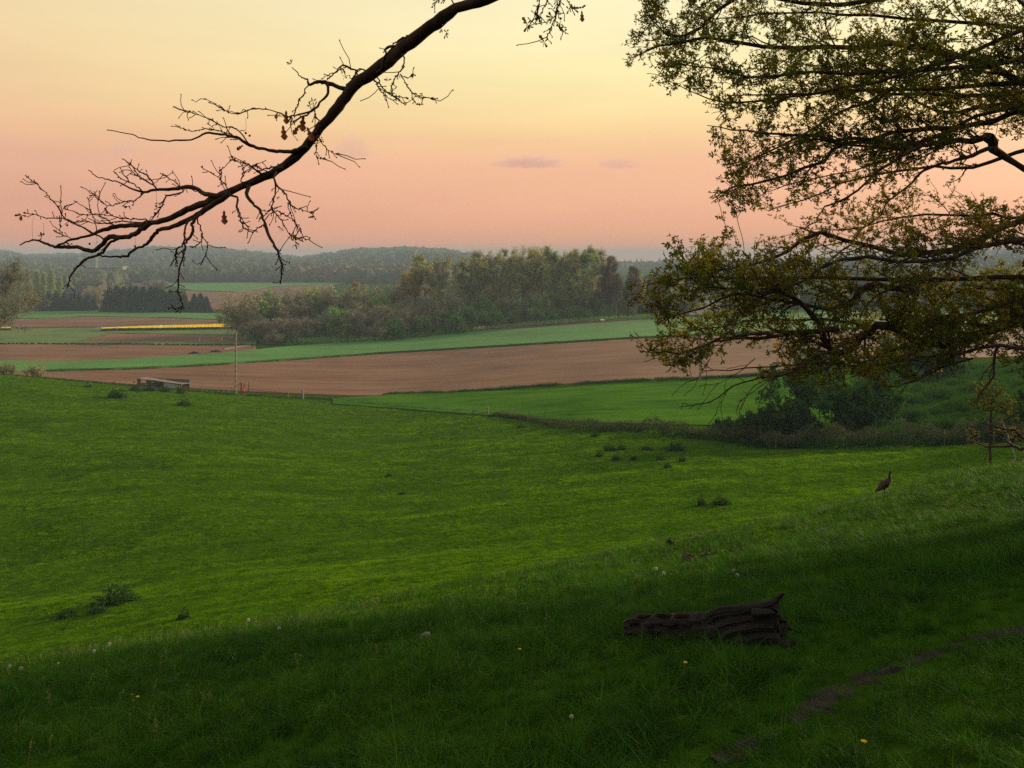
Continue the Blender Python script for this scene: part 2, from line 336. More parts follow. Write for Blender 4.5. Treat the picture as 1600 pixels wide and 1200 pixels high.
# ------------------------------------------------------------------ vegetation tools
M['bark'] = mat('oak_bark', [(.020, .010, .008), (.050, .025, .019), (.085, .048, .037)], scale=9, bump=.8, bscale=25, dist=.015, stretch=(1, 1, .4))
M['farbark'] = mat('tree_bark', [(.12, .10, .08), (.19, .165, .13)], scale=2)
M['twig'] = mat('bare_twigs', [(.17, .14, .11), (.25, .21, .165)], scale=.4, rnd=.25)
M['oakleaf'] = mat('oak_leaf', [(.05, .075, .008), (.105, .122, .013), (.205, .152, .02)], scale=.6, detail=3, trans=.5, tcol=(1.6, 1.25, .45), noise2=2.5)
M['fresh'] = mat('spring_leaf', [(.15, .29, .055), (.22, .38, .075)], scale=.25, trans=.6, rnd=.2, rvar=.012)
M['olive'] = mat('half_open_leaf', [(.31, .32, .085), (.42, .41, .115)], scale=.2, trans=.6, rnd=.22, rvar=.02)
M['amber'] = mat('amber_leaf', [(.30, .22, .06), (.37, .28, .08)], scale=.2, trans=.5, rnd=.2, rvar=.015)
M['grey'] = mat('grey_green_leaf', [(.23, .30, .18), (.31, .37, .225)], scale=.25, trans=.6, rnd=.2, rvar=.012)
M['scrub'] = mat('scrub_leaf', [(.28, .28, .14), (.36, .36, .165)], scale=.3, trans=.6, rnd=.2, rvar=.02)
M['dark'] = mat('conifer_needle', [(.012, .024, .016), (.022, .040, .024)], scale=.6, rnd=.25)
M['poplar'] = mat('poplar_leaf', [(.20, .26, .08), (.28, .33, .11)], scale=.5, trans=.45, rnd=.15)
M['redtwig'] = mat('reddish_twigs', [(.15, .105, .075), (.21, .155, .11)], scale=.4, rnd=.2)

def unit(v): return v/(np.linalg.norm(v)+1e-12)
def turn(rng, d, ang):
    p = unit(np.cross(d, rng.normal(size=3)))
    return unit(d*math.cos(ang)+p*math.sin(ang))
class Tree:
    def __init__(s, seed): s.rng = np.random.default_rng(seed); s.br = []; s.tips = []     # br: (level, pts, radii)
    def grow(s, p, d, Ln, r, lv, P, keep=None):
        rng = s.rng; n = P['n'][lv]; seg = Ln/n; pts = [np.array(p, float)]; d = unit(np.array(d, float))
        for i in range(n):
            d = unit(d + rng.normal(size=3)*P['wob'][lv] + np.array([0, 0, P['up'][lv]])); pts.append(pts[-1]+d*seg)
        if keep and not keep(pts[-1], lv): return
        s.limb(np.array(pts), np.linspace(r, max(r*P['tap'][lv], .0025), n+1), lv, P, keep)
    def limb(s, pts, rads, lv, P, keep=None):
        rng = s.rng; s.br.append((lv, pts, rads)); n = len(pts)-1; Ln = np.linalg.norm(np.diff(pts, axis=0), axis=1).sum()
        if lv >= P['max']:
            k = P['leaf']
            for t in rng.uniform(.15, 1, k): 
                q = t*n; i = min(int(q), n-1); s.tips.append(pts[i]+(pts[i+1]-pts[i])*(q-i))
            s.tips.append(pts[-1]); return
        kids = P['kids'][lv]
        if P.get('perm'): kids = max(1, int(round(Ln*P['perm'][lv]*rng.uniform(.85, 1.15))))
        for t in np.sort(rng.uniform(P['t0'][lv], 1, kids)):
            q = t*n; i = min(int(q), n-1); b = pts[i]+(pts[i+1]-pts[i])*(q-i); d = unit(pts[i+1]-pts[i])
            r = float(np.interp(q, np.arange(n+1), rads))*P['rr'][lv]
            cd = turn(rng, d, rad(rng.normal(P['ang'][lv], 11)))
            cd = unit(cd*np.array([1, 1, P['flat'][lv]])) if 'flat' in P else cd
            base = P['len'][lv] if 'len' in P else Ln*P['lr'][lv]
            s.grow(b, cd, base*rng.uniform(.65, 1.25)*(1-P['shr'][lv]*t), r, lv+1, P, keep)
def tubes(brs, sides, minr=0.0):
    mb = MB()
    for lv, pts, r in brs: mb.tube(pts, np.maximum(r, minr), k=sides[min(lv, len(sides)-1)], cap=False)
    return mb

def leafshape(lobed):
    if lobed:
        xs = np.array([0, .16, .30, .44, .58, .74, .88, 1.0]); ws = np.array([.03, .10, .07, .20, .12, .24, .15, 0.02])
    else:
        xs = np.array([0, .4, .75, 1.0]); ws = np.array([.04, .24, .20, .02])
    n = len(xs)
    V = np.concatenate([np.stack([xs, ws, .12*ws+.15*xs*xs], -1), np.stack([xs, -ws, .12*ws+.15*xs*xs], -1), np.stack([xs, 0*xs, -.05+.15*xs*xs], -1)])
    Fq = []
    for i in range(n-1): Fq += [[i, i+2*n, i+1+2*n, i+1], [i+2*n, i+n, i+n+1, i+1+2*n]]
    return V, np.array(Fq)
def rotm(rng, n):
    q = rng.normal(size=(n, 4)); q /= np.linalg.norm(q, axis=1)[:, None]; w_, x, y, z = q.T
    return np.stack([1-2*(y*y+z*z), 2*(x*y-z*w_), 2*(x*z+y*w_), 2*(x*y+z*w_), 1-2*(x*x+z*z), 2*(y*z-x*w_), 2*(x*z-y*w_), 2*(y*z+x*w_), 1-2*(x*x+y*y)], -1).reshape(n, 3, 3)
def cluster(rng, k, lobed=False, spread=1.0):
    LV, LF = leafshape(lobed); Vs = []; Fs = []
    for i in range(k):
        d = unit(rng.normal(size=3)*spread+np.array([0, 0, .5])); a = unit(np.cross(d, rng.normal(size=3))); b = np.cross(d, a)
        s = rng.uniform(.7, 1.15)
        Vs.append(LV[:, :1]*d*s+LV[:, 1:2]*a*s+LV[:, 2:3]*b*s + d*.08); Fs.append(LF+i*len(LV))
    return np.concatenate(Vs), np.concatenate(Fs)
def stamp(rng, tmpl, P, size, rot=None):
    """many copies of a few templates as arrays"""
    P = np.asarray(P); N = len(P); pick = rng.integers(0, len(tmpl), N); Vo = []; Fo = []; n = 0
    sz = np.broadcast_to(size, (N,))
    R = rotm(rng, N) if rot is None else rot
    for k, (TV, TF) in enumerate(tmpl):
        m = np.where(pick == k)[0]
        if not len(m): continue
        W = np.einsum('nij,vj->nvi', R[m], TV)*sz[m][:, None, None]+P[m][:, None]
        Vo.append(W.reshape(-1, 3)); Fo.append((TF[None]+(np.arange(len(m))*len(TV))[:, None, None]+n).reshape(-1, TF.shape[1])); n += len(m)*len(TV)
    return np.concatenate(Vo), np.concatenate(Fo)
def zrot(rng, n, tilt=.25):
    a = rng.uniform(0, 6.283, n); ca, sa = np.cos(a), np.sin(a); z = np.zeros(n); o = np.ones(n)
    Rz = np.stack([ca, -sa, z, sa, ca, z, z, z, o], -1).reshape(n, 3, 3)
    t = rng.normal(0, tilt, n); ct, st = np.cos(t), np.sin(t)
    Rx = np.stack([o, z, z, z, ct, -st, z, st, ct], -1).reshape(n, 3, 3)
    return Rx @ Rz
_cr = np.random.default_rng(5)
CL_OAK = [cluster(_cr, 6) for _ in range(8)]
CL_LOB = [cluster(_cr, 5, True) for _ in range(5)]
def quadcl(rng, k):          # loose bunch of leaf-sized quads for far crowns
    Vs = []; Fs = []
    for i in range(k):
        c = rng.normal(size=3)*.45; R = rotm(rng, 1)[0]; q = np.array([[-.5, -.3, 0], [.5, -.3, .1], [.5, .3, 0], [-.5, .3, .1]])*rng.uniform(.35, .7)
        Vs.append(q @ R.T + c); Fs.append(np.arange(4)[None]+4*i)
    return np.concatenate(Vs), np.concatenate(Fs)
QC = [quadcl(_cr, 5) for _ in range(8)]
def twigcl(rng, k):          # bunch of fine twigs
    Vs = []; Fs = []
    for i in range(k):
        d = unit(rng.normal(size=3)+np.array([0, 0, 1.1])); a = unit(np.cross(d, rng.normal(size=3)))*.016; c = rng.normal(size=3)*.25
        Vs.append(np.array([c-a, c+a, c+d*rng.uniform(.7, 1.2)])); Fs.append(np.arange(3)[None]+3*i)
    return np.concatenate(Vs), np.concatenate(Fs)
TC = [twigcl(_cr, 7) for _ in range(8)]

def far_tree(seed, h, spread, kind):
    """variants of trees seen at a few hundred metres; returns mesh datas (trunk, crown, twigs) in metres"""
    rng = np.random.default_rng(seed); T = Tree(seed); out = {}
    if kind in ('tall', 'bare', 'thin'):
        P = dict(max=3, n=[9, 7, 5, 4], wob=[.05, .13, .18, .2], up=[.04, .10, .07, .04], tap=[.25, .2, .2, .3], kids=[22, 7, 4, 0], t0=[.18 if kind != 'thin' else .15, .25, .2, 0],
                 rr=[.45, .5, .5, 0], ang=[42 if kind != 'thin' else 25, 38, 38, 0], lr=[.40*spread, .5, .5, 0], shr=[.55, .4, .3, 0], leaf=3)
        T.grow((0, 0, 0), (rng.normal(0, .04), rng.normal(0, .04), 1), h*.93, h*.013, 0, P)
    elif kind in ('bushy', 'scrub'):
        P = dict(max=2, n=[5, 5, 4], wob=[.12, .2, .25], up=[.10, .08, .05], tap=[.3, .25, .3], kids=[9, 6, 0], t0=[.1, .2, 0], rr=[.6, .5, 0], ang=[38, 40, 0], lr=[.55, .55, 0], shr=[.3, .3, 0], leaf=5)
        for i in range(5 if kind == 'bushy' else 8):
            T.grow((rng.normal(0, .04*h), rng.normal(0, .04*h), 0), (rng.normal(0, .35*spread), rng.normal(0, .35*spread), 1), h*rng.uniform(.55, .8), h*.012, 0, P)
    tips = np.array(T.tips)
    out['trunk'] = tubes(T.br, [6, 4, 3, 3], .02)
    return out, tips, rng, T
def finish_tree(name, parts, tips, rng, leafmat, twigmat, dens, lsize, tdens):
    """returns (trunk mesh, crown mesh)"""
    mb = parts['trunk']
    if tdens:
        tt = tips[rng.random(len(tips)) < tdens] if tdens < 1 else np.repeat(tips, int(tdens), 0)
        V, Fc = stamp(rng, TC, tt, rng.uniform(.7, 1.5, len(tt)), zrot(rng, len(tt), .5)); mb.add(V, Fc, 1)
    Vs = np.concatenate(mb.V); Fl = []; mi = []
    for (k, m), fl in mb.F.items(): f = np.concatenate(fl); Fl.append(f); mi.append(np.full(len(f), m))
    trunk = mesh(name+'_trunk', Vs, Fl, [M['farbark'], twigmat], np.concatenate(mi))
    rep = np.repeat(tips, max(1, int(math.ceil(dens))), 0); rep = rep[rng.random(len(rep)) < dens/max(1, math.ceil(dens))]
    rep = rep + rng.normal(0, lsize*.55, rep.shape)
    V, Fc = stamp(rng, QC, rep, lsize*rng.uniform(.6, 1.3, len(rep)))
    crown = mesh(name+'_crown', V, Fc, leafmat)
    return trunk, crown
def conifer(seed, h, r):
    rng = np.random.default_rng(seed); P = []; S = []
    for z in np.linspace(.04, .99, 34):
        rr_ = r*(1-z)**.75*(.85+.3*rng.random())+.12; k = int(6+rr_*9)
        for a in rng.uniform(0, 6.28, k):
            q = rr_*rng.uniform(.55, 1.05); P.append([q*math.cos(a), q*math.sin(a), z*h-.12*q]); S.append(rng.uniform(.7, 1.25)*(.55+.5*(1-z)))
    V, Fc = stamp(rng, QC, np.array(P), np.array(S)*h/9)
    mb = MB(); mb.tube([[0, 0, 0], [0, 0, h*.9]], [h*.02, .03], 6)
    return mb, (V, Fc)
def poplar(seed, h, r):
    rng = np.random.default_rng(seed); P = []
    for z in np.linspace(.08, 1, 60):
        rr_ = r*math.sin(math.pi*min(1, z*.9+.1)**.8)*.95+.25
        for a in rng.uniform(0, 6.28, 9): q = rr_*rng.uniform(.3, 1.05); P.append([q*math.cos(a), q*math.sin(a), z*h])
    V, Fc = stamp(rng, QC, np.array(P), rng.uniform(.7, 1.3, len(P)))
    mb = MB(); mb.tube([[0, 0, 0], [0, 0, h*.95]], [.3, .05], 6)
    for i in range(24):
        z = rng.uniform(.1, .8)*h; a = rng.uniform(0, 6.28); mb.tube([[0, 0, z], [r*.5*math.cos(a), r*.5*math.sin(a), z+h*.1], [r*.7*math.cos(a), r*.7*math.sin(a), z+h*.2]], [.08, .05, .02], 3)
    return mb, (V, Fc)

# ------------------------------------------------------------------ the wood and the single trees on the valley floor
PROTO = {}
def proto(kind, var, h, spread, leafmat, twigmat, dens, lsize, tdens, base):
    key = (kind, var)
    if key not in PROTO:
        parts, tips, rng, T = far_tree(hash_(kind)+var*13, h, spread, base)
        PROTO[key] = finish_tree(kind, parts, tips, rng, leafmat, twigmat, dens, lsize, tdens) + (max(p[2] for p in tips),)
    return PROTO[key]
def hash_(s): return sum((i+3)*ord(c) for i, c in enumerate(s)) % 9973
KINDS = {
 'tall':  dict(base='tall', h=25, spread=1.0, leafmat=M['olive'], twigmat=M['twig'], dens=.40, lsize=.46, tdens=.3, name='beech_tree', text='tall thin-leaved olive tree'),
 'green': dict(base='tall', h=25, spread=1.0, leafmat=M['poplar'], twigmat=M['twig'], dens=.8, lsize=.55, tdens=.3, name='leafy_tree', text='tall fuller yellow-green tree'),
 'amber': dict(base='tall', h=16, spread=1.3, leafmat=M['amber'], twigmat=M['twig'], dens=.9, lsize=.55, tdens=.4, name='amber_tree', text='round amber-leaved tree'),
 'thin':  dict(base='thin', h=20, spread=.8, leafmat=M['scrub'], twigmat=M['redtwig'], dens=.12, lsize=.5, tdens=2, name='bare_tree', text='slim bare reddish tree'),
 'fresh': dict(base='bushy', h=10, spread=1.1, leafmat=M['fresh'], twigmat=M['twig'], dens=.8, lsize=.5, tdens=.3, name='round_tree', text='bushy fresh green tree'),
 'grey':  dict(base='bushy', h=12, spread=1.0, leafmat=M['grey'], twigmat=M['twig'], dens=.6, lsize=.5, tdens=.5, name='willow_tree', text='rounded grey-green willow'),
 'brown': dict(base='bushy', h=12, spread=.9, leafmat=M['scrub'], twigmat=M['twig'], dens=.42, lsize=.45, tdens=.5, name='budding_tree', text='brownish mostly bare tree'),
 'scrub': dict(base='scrub', h=7, spread=1.3, leafmat=M['scrub'], twigmat=M['twig'], dens=.38, lsize=.45, tdens=.7, name='scrub_bush', text='brown twiggy scrub bush'),
 'bush':  dict(base='scrub', h=6, spread=1.4, leafmat=M['fresh'], twigmat=M['twig'], dens=1.3, lsize=.6, tdens=.5, name='green_bush', text='low dark green bush'),
}
# (kind, photo column, photo row of the top, distance, extra width)
WOOD = [
 ('brown', 388, 458, 300, 1.1), ('brown', 402, 455, 322, 1), ('fresh', 411, 451, 316, 1.0), ('brown', 436, 453, 318, 1), ('brown', 455, 452, 326, 1), ('brown', 474, 449, 330, 1), ('fresh', 488, 447, 334, .9),
 ('brown', 503, 446, 338, 1), ('grey', 518, 444, 342, 1), ('amber', 553, 439, 352, 1), ('brown', 536, 446, 340, 1), ('tall', 580, 444, 345, 1), ('brown', 596, 446, 340, 1), ('fresh', 606, 452, 332, 1), ('brown', 622, 442, 345, 1), ('brown', 566, 452, 336, 1),
 ('amber', 640, 421, 345, 1.1), ('amber', 660, 419, 340, 1.2), ('tall', 690, 398, 345, 1.1), ('tall', 712, 393, 340, 1.3), ('tall', 738, 397, 350, .9), ('tall', 757, 402, 345, 1), ('tall', 770, 391, 350, 1), ('tall', 792, 388, 345, 1.1), ('tall', 812, 385, 350, 1),
 ('tall', 832, 383, 345, 1.15), ('tall', 847, 385, 355, 1), ('tall', 862, 389, 350, .9), ('tall', 875, 390, 345, .9), ('green', 890, 384, 340, 1.1), ('green', 904, 383, 346, 1), ('tall', 922, 420, 352, .9),
 ('tall', 726, 401, 356, 1.1), ('green', 748, 403, 358, 1.1), ('tall', 764, 397, 360, 1.1), ('tall', 781, 392, 360, 1.1), ('green', 802, 389, 362, 1.1), ('tall', 822, 387, 358, 1), ('tall', 841, 386, 362, 1), ('green', 868, 389, 360, 1.1), ('tall', 899, 387, 362, 1), ('tall', 913, 398, 358, 1), ('green', 932, 432, 360, 1.2), ('fresh', 752, 452, 336, 1.0), ('fresh', 776, 458, 338, 1), ('grey', 808, 455, 340, 1.1), ('fresh', 846, 458, 340, 1), ('fresh', 882, 455, 344, 1), ('brown', 905, 448, 348, 1), ('brown', 968, 450, 358, 1), ('fresh', 985, 462, 352, 1),
 ('thin', 941, 404, 345, .8), ('thin', 953, 401, 350, 1), ('thin', 962, 410, 340, .8), ('thin', 978, 416, 350, 1.1), ('thin', 994, 424, 345, 1), ('tall', 1010, 428, 355, 1), ('thin', 1030, 432, 350, 1),
 ('brown', 930, 446, 352, 1), ('fresh', 916, 452, 356, .8),
 ('scrub', 412, 500, 290, 1.2), ('scrub', 436, 497, 288, 1.3), ('scrub', 458, 496, 294, 1.3), ('scrub', 482, 494, 298, 1.1), ('grey', 506, 480, 302, .9), ('fresh', 530, 477, 296, 1.1), ('scrub', 560, 482, 300, 1), ('brown', 578, 472, 308, 1),
 ('scrub', 602, 478, 306, 1.1), ('bush', 612, 497, 302, 1), ('scrub', 628, 484, 308, 1), ('brown', 640, 470, 312, 1), ('grey', 676, 452, 318, .9), ('grey', 694, 449, 316, 1.1), ('bush', 708, 480, 312, 1), ('bush', 660, 492, 308, 1), ('brown', 655, 455, 320, 1), ('brown', 724, 455, 335, 1), ('bush', 735, 478, 326, 1),
 ('bush', 768, 484, 330, 1.1), ('brown', 780, 462, 338, 1), ('bush', 800, 484, 332, 1), ('bush', 838, 480, 334, 1.2), ('bush', 868, 482, 336, 1), ('bush', 890, 478, 338, 1), ('bush', 915, 480, 340, 1), ('bush', 395, 520, 288, 1), ('brown', 820, 460, 340, 1), ('brown', 855, 462, 342, 1),
 ('tall', 1060, 436, 350, 1), ('brown', 1085, 445, 352, 1), ('tall', 1120, 440, 345, 1), ('brown', 1150, 450, 345, 1), ('tall', 1185, 436, 350, 1), ('tall', 1230, 432, 345, 1.1), ('tall', 1275, 430, 350, 1), ('tall', 1320, 428, 345, 1.1), ('green', 1370, 425, 350, 1), ('tall', 1420, 424, 340, 1), ('tall', 1470, 420, 340, 1), ('green', 1530, 415, 340, 1.1), ('tall', 1590, 415, 340, 1),
]
def ordinal_labels(items, fmt):
    """items of one kind, left to right"""
    n = len(items)
    for i, (x, o) in enumerate(sorted(items, key=lambda t: t[0])):
        if n == 1: pos = 'the only one of its kind'
        elif i == 0: pos = 'farthest left of its kind'
        elif i == n-1: pos = 'farthest right of its kind'
        elif i < n/2: pos = ORD[i]+' of its kind from the left'
        else: pos = ORD[n-1-i]+' of its kind from the right'
        o['label'] = fmt % pos
bykind = {}; _vc = {}
for kind, px, top, Yd, wd in WOOD:
    K = KINDS[kind]; var = _vc.get(kind, 0) % 4; _vc[kind] = _vc.get(kind, 0)+1
    tr, crn, hh = proto(kind, var, K['h'], K['spread'], K['leafmat'], K['twigmat'], K['dens'], K['lsize'], K['tdens'], K['base'])
    X = (px-CX)/F*Yd; gz = ground(X, Yd); ztop = -(top-HY)/F*Yd
    s = max(2.0, ztop-gz)/(hh+.3)
    o = thing(K['name'], (X, Yd, gz-.1), None, K['name'].split('_')[1] if 'bush' in K['name'] else 'tree', 'trees and bushes of the wood across the fields', rz=(px*7.3) % 6.28)
    o.scale = (s*wd*.9+.1, s*wd*.9+.1, s)
    obj('trunk', tr, o); obj('crown', crn, o)
    bykind.setdefault(kind, []).append((px, o))
for kind, items in bykind.items(): ordinal_labels(items, KINDS[kind]['text']+' in the wood, %s')

# low undergrowth along the wood edge
rng = np.random.default_rng(3); pts = []; sz = []
for px, py, y0 in [(385+i*.55, 0, 0) for i in range(1150)]:
    yb = np.interp(px, [385, 450, 560, 620, 700, 760, 1000], [286, 284, 292, 300, 310, 322, 332]) + rng.uniform(0, 10)
    X = (px-CX)/F*yb; hgt = np.interp(px, [385, 500, 640, 740, 760, 1000], [1.8, 2, 2.2, 1.6, 1.2, 1.0])
    for k in range(5): pts.append([X+rng.normal(0, 1), yb+rng.normal(0, 1), ground(X, yb)+rng.uniform(0, 1)**1.4*hgt]); sz.append(rng.uniform(.5, .9))
V, Fc = stamp(rng, QC, np.array(pts), np.array(sz))
tag(obj('undergrowth', mesh('undergrowth', V, Fc, M['fresh'])), 'dark green undergrowth along the foot of the wood', kind='stuff')

# conifers, poplars and trees round the farmhouse
cone = [conifer(40+i, 9, 3.1) for i in range(3)]; cone = [(m_, v_) for m_, v_ in cone]
cm = []
for mb, (V, Fc) in cone:
    Vs = np.concatenate(mb.V); fl = [np.concatenate(f) for f in mb.F.values()]
    cm.append((mesh('conifer_trunk', Vs, fl, M['farbark']), mesh('conifer_crown', V, Fc, M['dark'])))
items = []
for i, (px, top) in enumerate([(64, 458), (76, 455), (88, 455), (100, 456), (112, 458), (124, 459), (136, 461), (147, 466), (172, 449), (183, 446), (193, 447), (203, 448), (213, 447), (224, 448), (235, 449), (245, 448), (255, 452), (266, 452), (277, 454), (288, 458), (304, 459), (313, 458), (322, 463)]):
    Yd = 505+(i*17 % 11)-(8 if px > 170 else 0); X = (px-CX)/F*Yd; gz = ground(X, Yd); s = (-(top-HY)/F*Yd-gz)/9
    o = thing('conifer_tree', (X, Yd, gz-.2), None, 'tree', 'dark conifers in front of the farmhouse', rz=i*1.7); o.scale = (s*1.0, s*1.0, s)
    obj('trunk', cm[i % 3][0], o); obj('crown', cm[i % 3][1], o); items.append((px, o))
lf = [t for t in items if t[0] < 160]; rt = [t for t in items if t[0] > 160]
ordinal_labels(lf, 'dark conifer below the poplars, %s'.replace('of its kind', 'in that row')); ordinal_labels(rt, 'dark conifer in the longer row, %s')
for x, o in items: o['label'] = o['label'].replace('of its kind', 'in that row')
pop = []
for i in range(2):
    mb, (V, Fc) = poplar(60+i, 20, 2.1); Vs = np.concatenate(mb.V); fl = [np.concatenate(f) for f in mb.F.values()]
    pop.append((mesh('poplar_trunk', Vs, fl, M['farbark']), mesh('poplar_crown', V, Fc, M['poplar'])))
items = []
for i, (px, top, Yd) in enumerate([(33, 430, 640), (43, 421, 600), (58, 424, 600), (69, 427, 600), (81, 423, 598), (94, 433, 596)]):
    X = (px-CX)/F*Yd; gz = ground(X, Yd); s = (-(top-HY)/F*Yd-gz)/20
    o = thing('poplar_tree', (X, Yd, gz-.2), None, 'tree', 'poplars beside the farmhouse', rz=i*2.1); o.scale = (s, s, s)
    obj('trunk', pop[i % 2][0], o); obj('crown', pop[i % 2][1], o); items.append((px, o))
ordinal_labels(items, 'slim pale green poplar behind the conifer row, %s')
for name, kind, px, top, Yd, wd, lab in [('garden_tree', 'thin', 142, 441, 540, 2.2, 'bare brownish tree standing right beside the far farmhouse'), ('garden_tree', 'brown', 153, 446, 535, 1.0, 'small bare tree between the farmhouse and its barn'),
        ('field_tree', 'bush', 345, 495, 400, 1.0, 'small dark tree alone above the end of the rapeseed'), ('field_bush', 'scrub', 254, 436, 760, 1.6, 'small dark bush on the edge of the far green field')]:
    K = KINDS[kind]; tr, crn, hh = proto(kind, 0, K['h'], K['spread'], K['leafmat'], K['twigmat'], K['dens'], K['lsize'], K['tdens'], K['base'])
    X = (px-CX)/F*Yd; gz = ground(X, Yd); s = max(2, -(top-HY)/F*Yd-gz)/(hh+.3)
    o = thing(name, (X, Yd, gz-.1), lab, 'tree' if 'tree' in name else 'bush'); o.scale = (s*wd, s*wd, s); obj('trunk', tr, o); obj('crown', crn, o)

# tree at the left edge
T = Tree(21); rng = T.rng
P = dict(max=3, n=[8, 8, 6, 5], wob=[.05, .13, .18, .2], up=[.03, .05, .02, .0], tap=[.3, .2, .2, .3], kids=[20, 9, 6, 0], t0=[.16, .2, .15, 0], rr=[.5, .5, .5, 0], ang=[58, 40, 40, 0], lr=[.62, .5, .5, 0], shr=[.6, .4, .3, 0], leaf=3)
T.grow((0, 0, 0), (.03, 0, 1), 21, .42, 0, P)
Yd = 172; X = (-34-CX)/F*Yd; gz = ground(X, Yd); tips = np.array(T.tips); s = (-(393-HY)/F*Yd-gz)/tips[:, 2].max()
o = thing('spreading_tree', (X, Yd, gz-.1), 'wide half-leafed tree cut by the left edge of the view beyond the pasture', 'tree'); o.scale = (s*1.3, s*1.3, s*1.06)
mb = tubes(T.br, [8, 5, 3, 3], .025); V, Fc = stamp(rng, TC, tips, rng.uniform(.5, 1.1, len(tips)), zrot(rng, len(tips), .7)); mb.add(V, Fc, 1)
mb.build('trunk', [M['farbark'], M['twig']], o)
tp = tips[rng.random(len(tips)) < .22]; V, Fc = stamp(rng, QC, tp+rng.normal(0, .3, tp.shape), rng.uniform(.2, .4, len(tp))); obj('crown', mesh('crown', V, Fc, M['fresh']), o)

# ------------------------------------------------------------------ woods on the far ridges
M['farwood'] = mat('ridge_wood', [(.035, .05, .024), (.06, .072, .033), (.10, .092, .05)], scale=.012, coord='P', detail=5, noise2=.08, trans=.2)
M['wold'] = mat('brown_wood', [(.07, .058, .04), (.10, .07, .045), (.075, .08, .04)], scale=.02, coord='P', detail=4, noise2=.1)
def crownblob(rng):
    V = []; k = 46
    P = rng.normal(size=(k, 3)); P /= np.linalg.norm(P, axis=1)[:, None]; P[:, 2] = np.abs(P[:, 2])*1.1-.25
    P *= rng.uniform(.72, 1.05, k)[:, None]*np.array([1, 1, 1.0])
    Vq, Fq_ = stamp(rng, QC, P, rng.uniform(.28, .46, k)); return Vq, Fq_
def puff(rng):
    a = [[math.cos(t)*r_, math.sin(t)*r_, z_] for z_, r_ in [(-.9, .75), (-.3, 1.0), (.3, .85), (.75, .5)] for t in np.arange(7)*6.283/7]
    V = np.array(a+[[0, 0, .98]]); V *= (1+rng.normal(0, .11, (len(V), 1)))
    Fc = [[r*7+j, r*7+(j+1) % 7, (r+1)*7+(j+1) % 7, (r+1)*7+j] for r in range(3) for j in range(7)] + [[21+j, 21+(j+1) % 7, 28, 28] for j in range(7)]
    return V, np.array(Fc)
PF = [puff(_cr) for _ in range(10)]
def woods(name, lab, region, n, hmin, hmax, material, seed):
    rng = np.random.default_rng(seed); P = []; S = []
    while len(P) < n:
        px, Yd = region(rng); X = (px-CX)/F*Yd; g = ground(X, Yd); hh = rng.uniform(hmin, hmax)
        P.append([X, Yd, g+hh*.50]); S.append(hh*.55)
    P = np.array(P); S = np.array(S); S *= rng.uniform(.75, 1.35, n)
    P[:, 2] += (4*wav(P[:, 0], P[:, 1]*.3, 260, 3)-np.interp(CX+F*P[:, 0]/P[:, 1], [-200, 0, 40, 150, 240, 330, 400, 470, 560, 640, 700, 780, 860], [-2, -3, 5, 1, -8, -8, 0, 8, -5, -9, -7, 3, 7])*2.0)*np.clip((P[:, 1]-1200)/1200, 0, 1)
    V, Fc = stamp(rng, PF, P, S, zrot(rng, n, .12))
    # leafy fuzz over the crowns
    q = np.repeat(np.arange(n), 2); d = rng.normal(size=(len(q), 3)); d /= np.linalg.norm(d, axis=1)[:, None]; d[:, 2] = np.abs(d[:, 2])
    V2, F2 = stamp(rng, QC[:4], P[q]+d*S[q][:, None]*.95, S[q]*.38)
    tri = Fc[:, 2] == Fc[:, 3]
    return tag(obj(name, mesh(name, np.vstack([V, V2]), [Fc[~tri], Fc[tri][:, :3], F2+len(V)], material)), lab, kind='stuff')
def reg(p0, p1, f0, f1, pw=1.0):
    def f(r):
        px = r.uniform(p0, p1); a, b = f0(px), f1(px); return px, a+(b-a)*r.random()**pw
    return f
lin = lambda xs, ys: (lambda px: float(np.interp(px, xs, ys)))
woods('ridge_wood', 'hazy wooded ridge along the horizon left of the tall wood', reg(-250, 1100, lin([-250, 200, 520, 700, 1100], [1500, 1550, 1500, 1600, 1700]), lin([-250, 1100], [2700, 2700])), 5200, 13, 19, M['farwood'], 31)
woods('lower_wood', 'wooded slope behind the far green field and the farmhouse', reg(-200, 700, lin([-200, 0, 150, 200, 520, 700], [680, 700, 760, 960, 960, 900]), lin([-200, 700], [1450, 1450]), 1.2), 2600, 9, 15, M['farwood'], 32)
woods('brown_wood', 'brownish knoll of woodland standing before the far ridge', reg(462, 640, lin([462, 640], [970, 960]), lin([462, 480, 540, 560, 640], [1000, 1080, 1250, 1250, 1050])), 520, 11, 18, M['wold'], 33)
woods('ridge_wood', 'hazy dark woodland on the hill at the right behind the oak', reg(1040, 2100, lin([1040, 1300, 2100], [1300, 900, 800]), lin([1040, 2100], [2650, 2700])), 2800, 12, 18, M['farwood'], 34)

woods('valley_wood', 'hazy mixed wood on the valley side seen through the oak', reg(1000, 1800, lin([1000, 1800], [372, 365]), lin([1000, 1200, 1800], [430, 640, 640])), 420, 9, 16, M['farwood'], 35)

# unseen trees added right of the frame, only to shade the bank and slope
items = []
for i, (X, Yd, hgt) in enumerate([(62, 68, 17), (78, 88, 16), (36, 20, 14), (30, 8, 14), (25, 12, 12)]):
    K = KINDS['green']; tr, crn, hh = proto('green', i % 4, K['h'], K['spread'], K['leafmat'], K['twigmat'], K['dens'], K['lsize'], K['tdens'], K['base'])
    s = hgt/hh; o = thing('added_shade_tree', (X, Yd, ground(X, Yd)-.1), None, 'tree', 'unseen trees added for shade beyond the right edge', rz=i*2.2); o.scale = (s*1.7, s*1.7, s); obj('trunk', tr, o); obj('crown', crn, o); items.append((-Yd, o))
ordinal_labels(items, 'unseen tree added for shade beyond the right edge, %s')
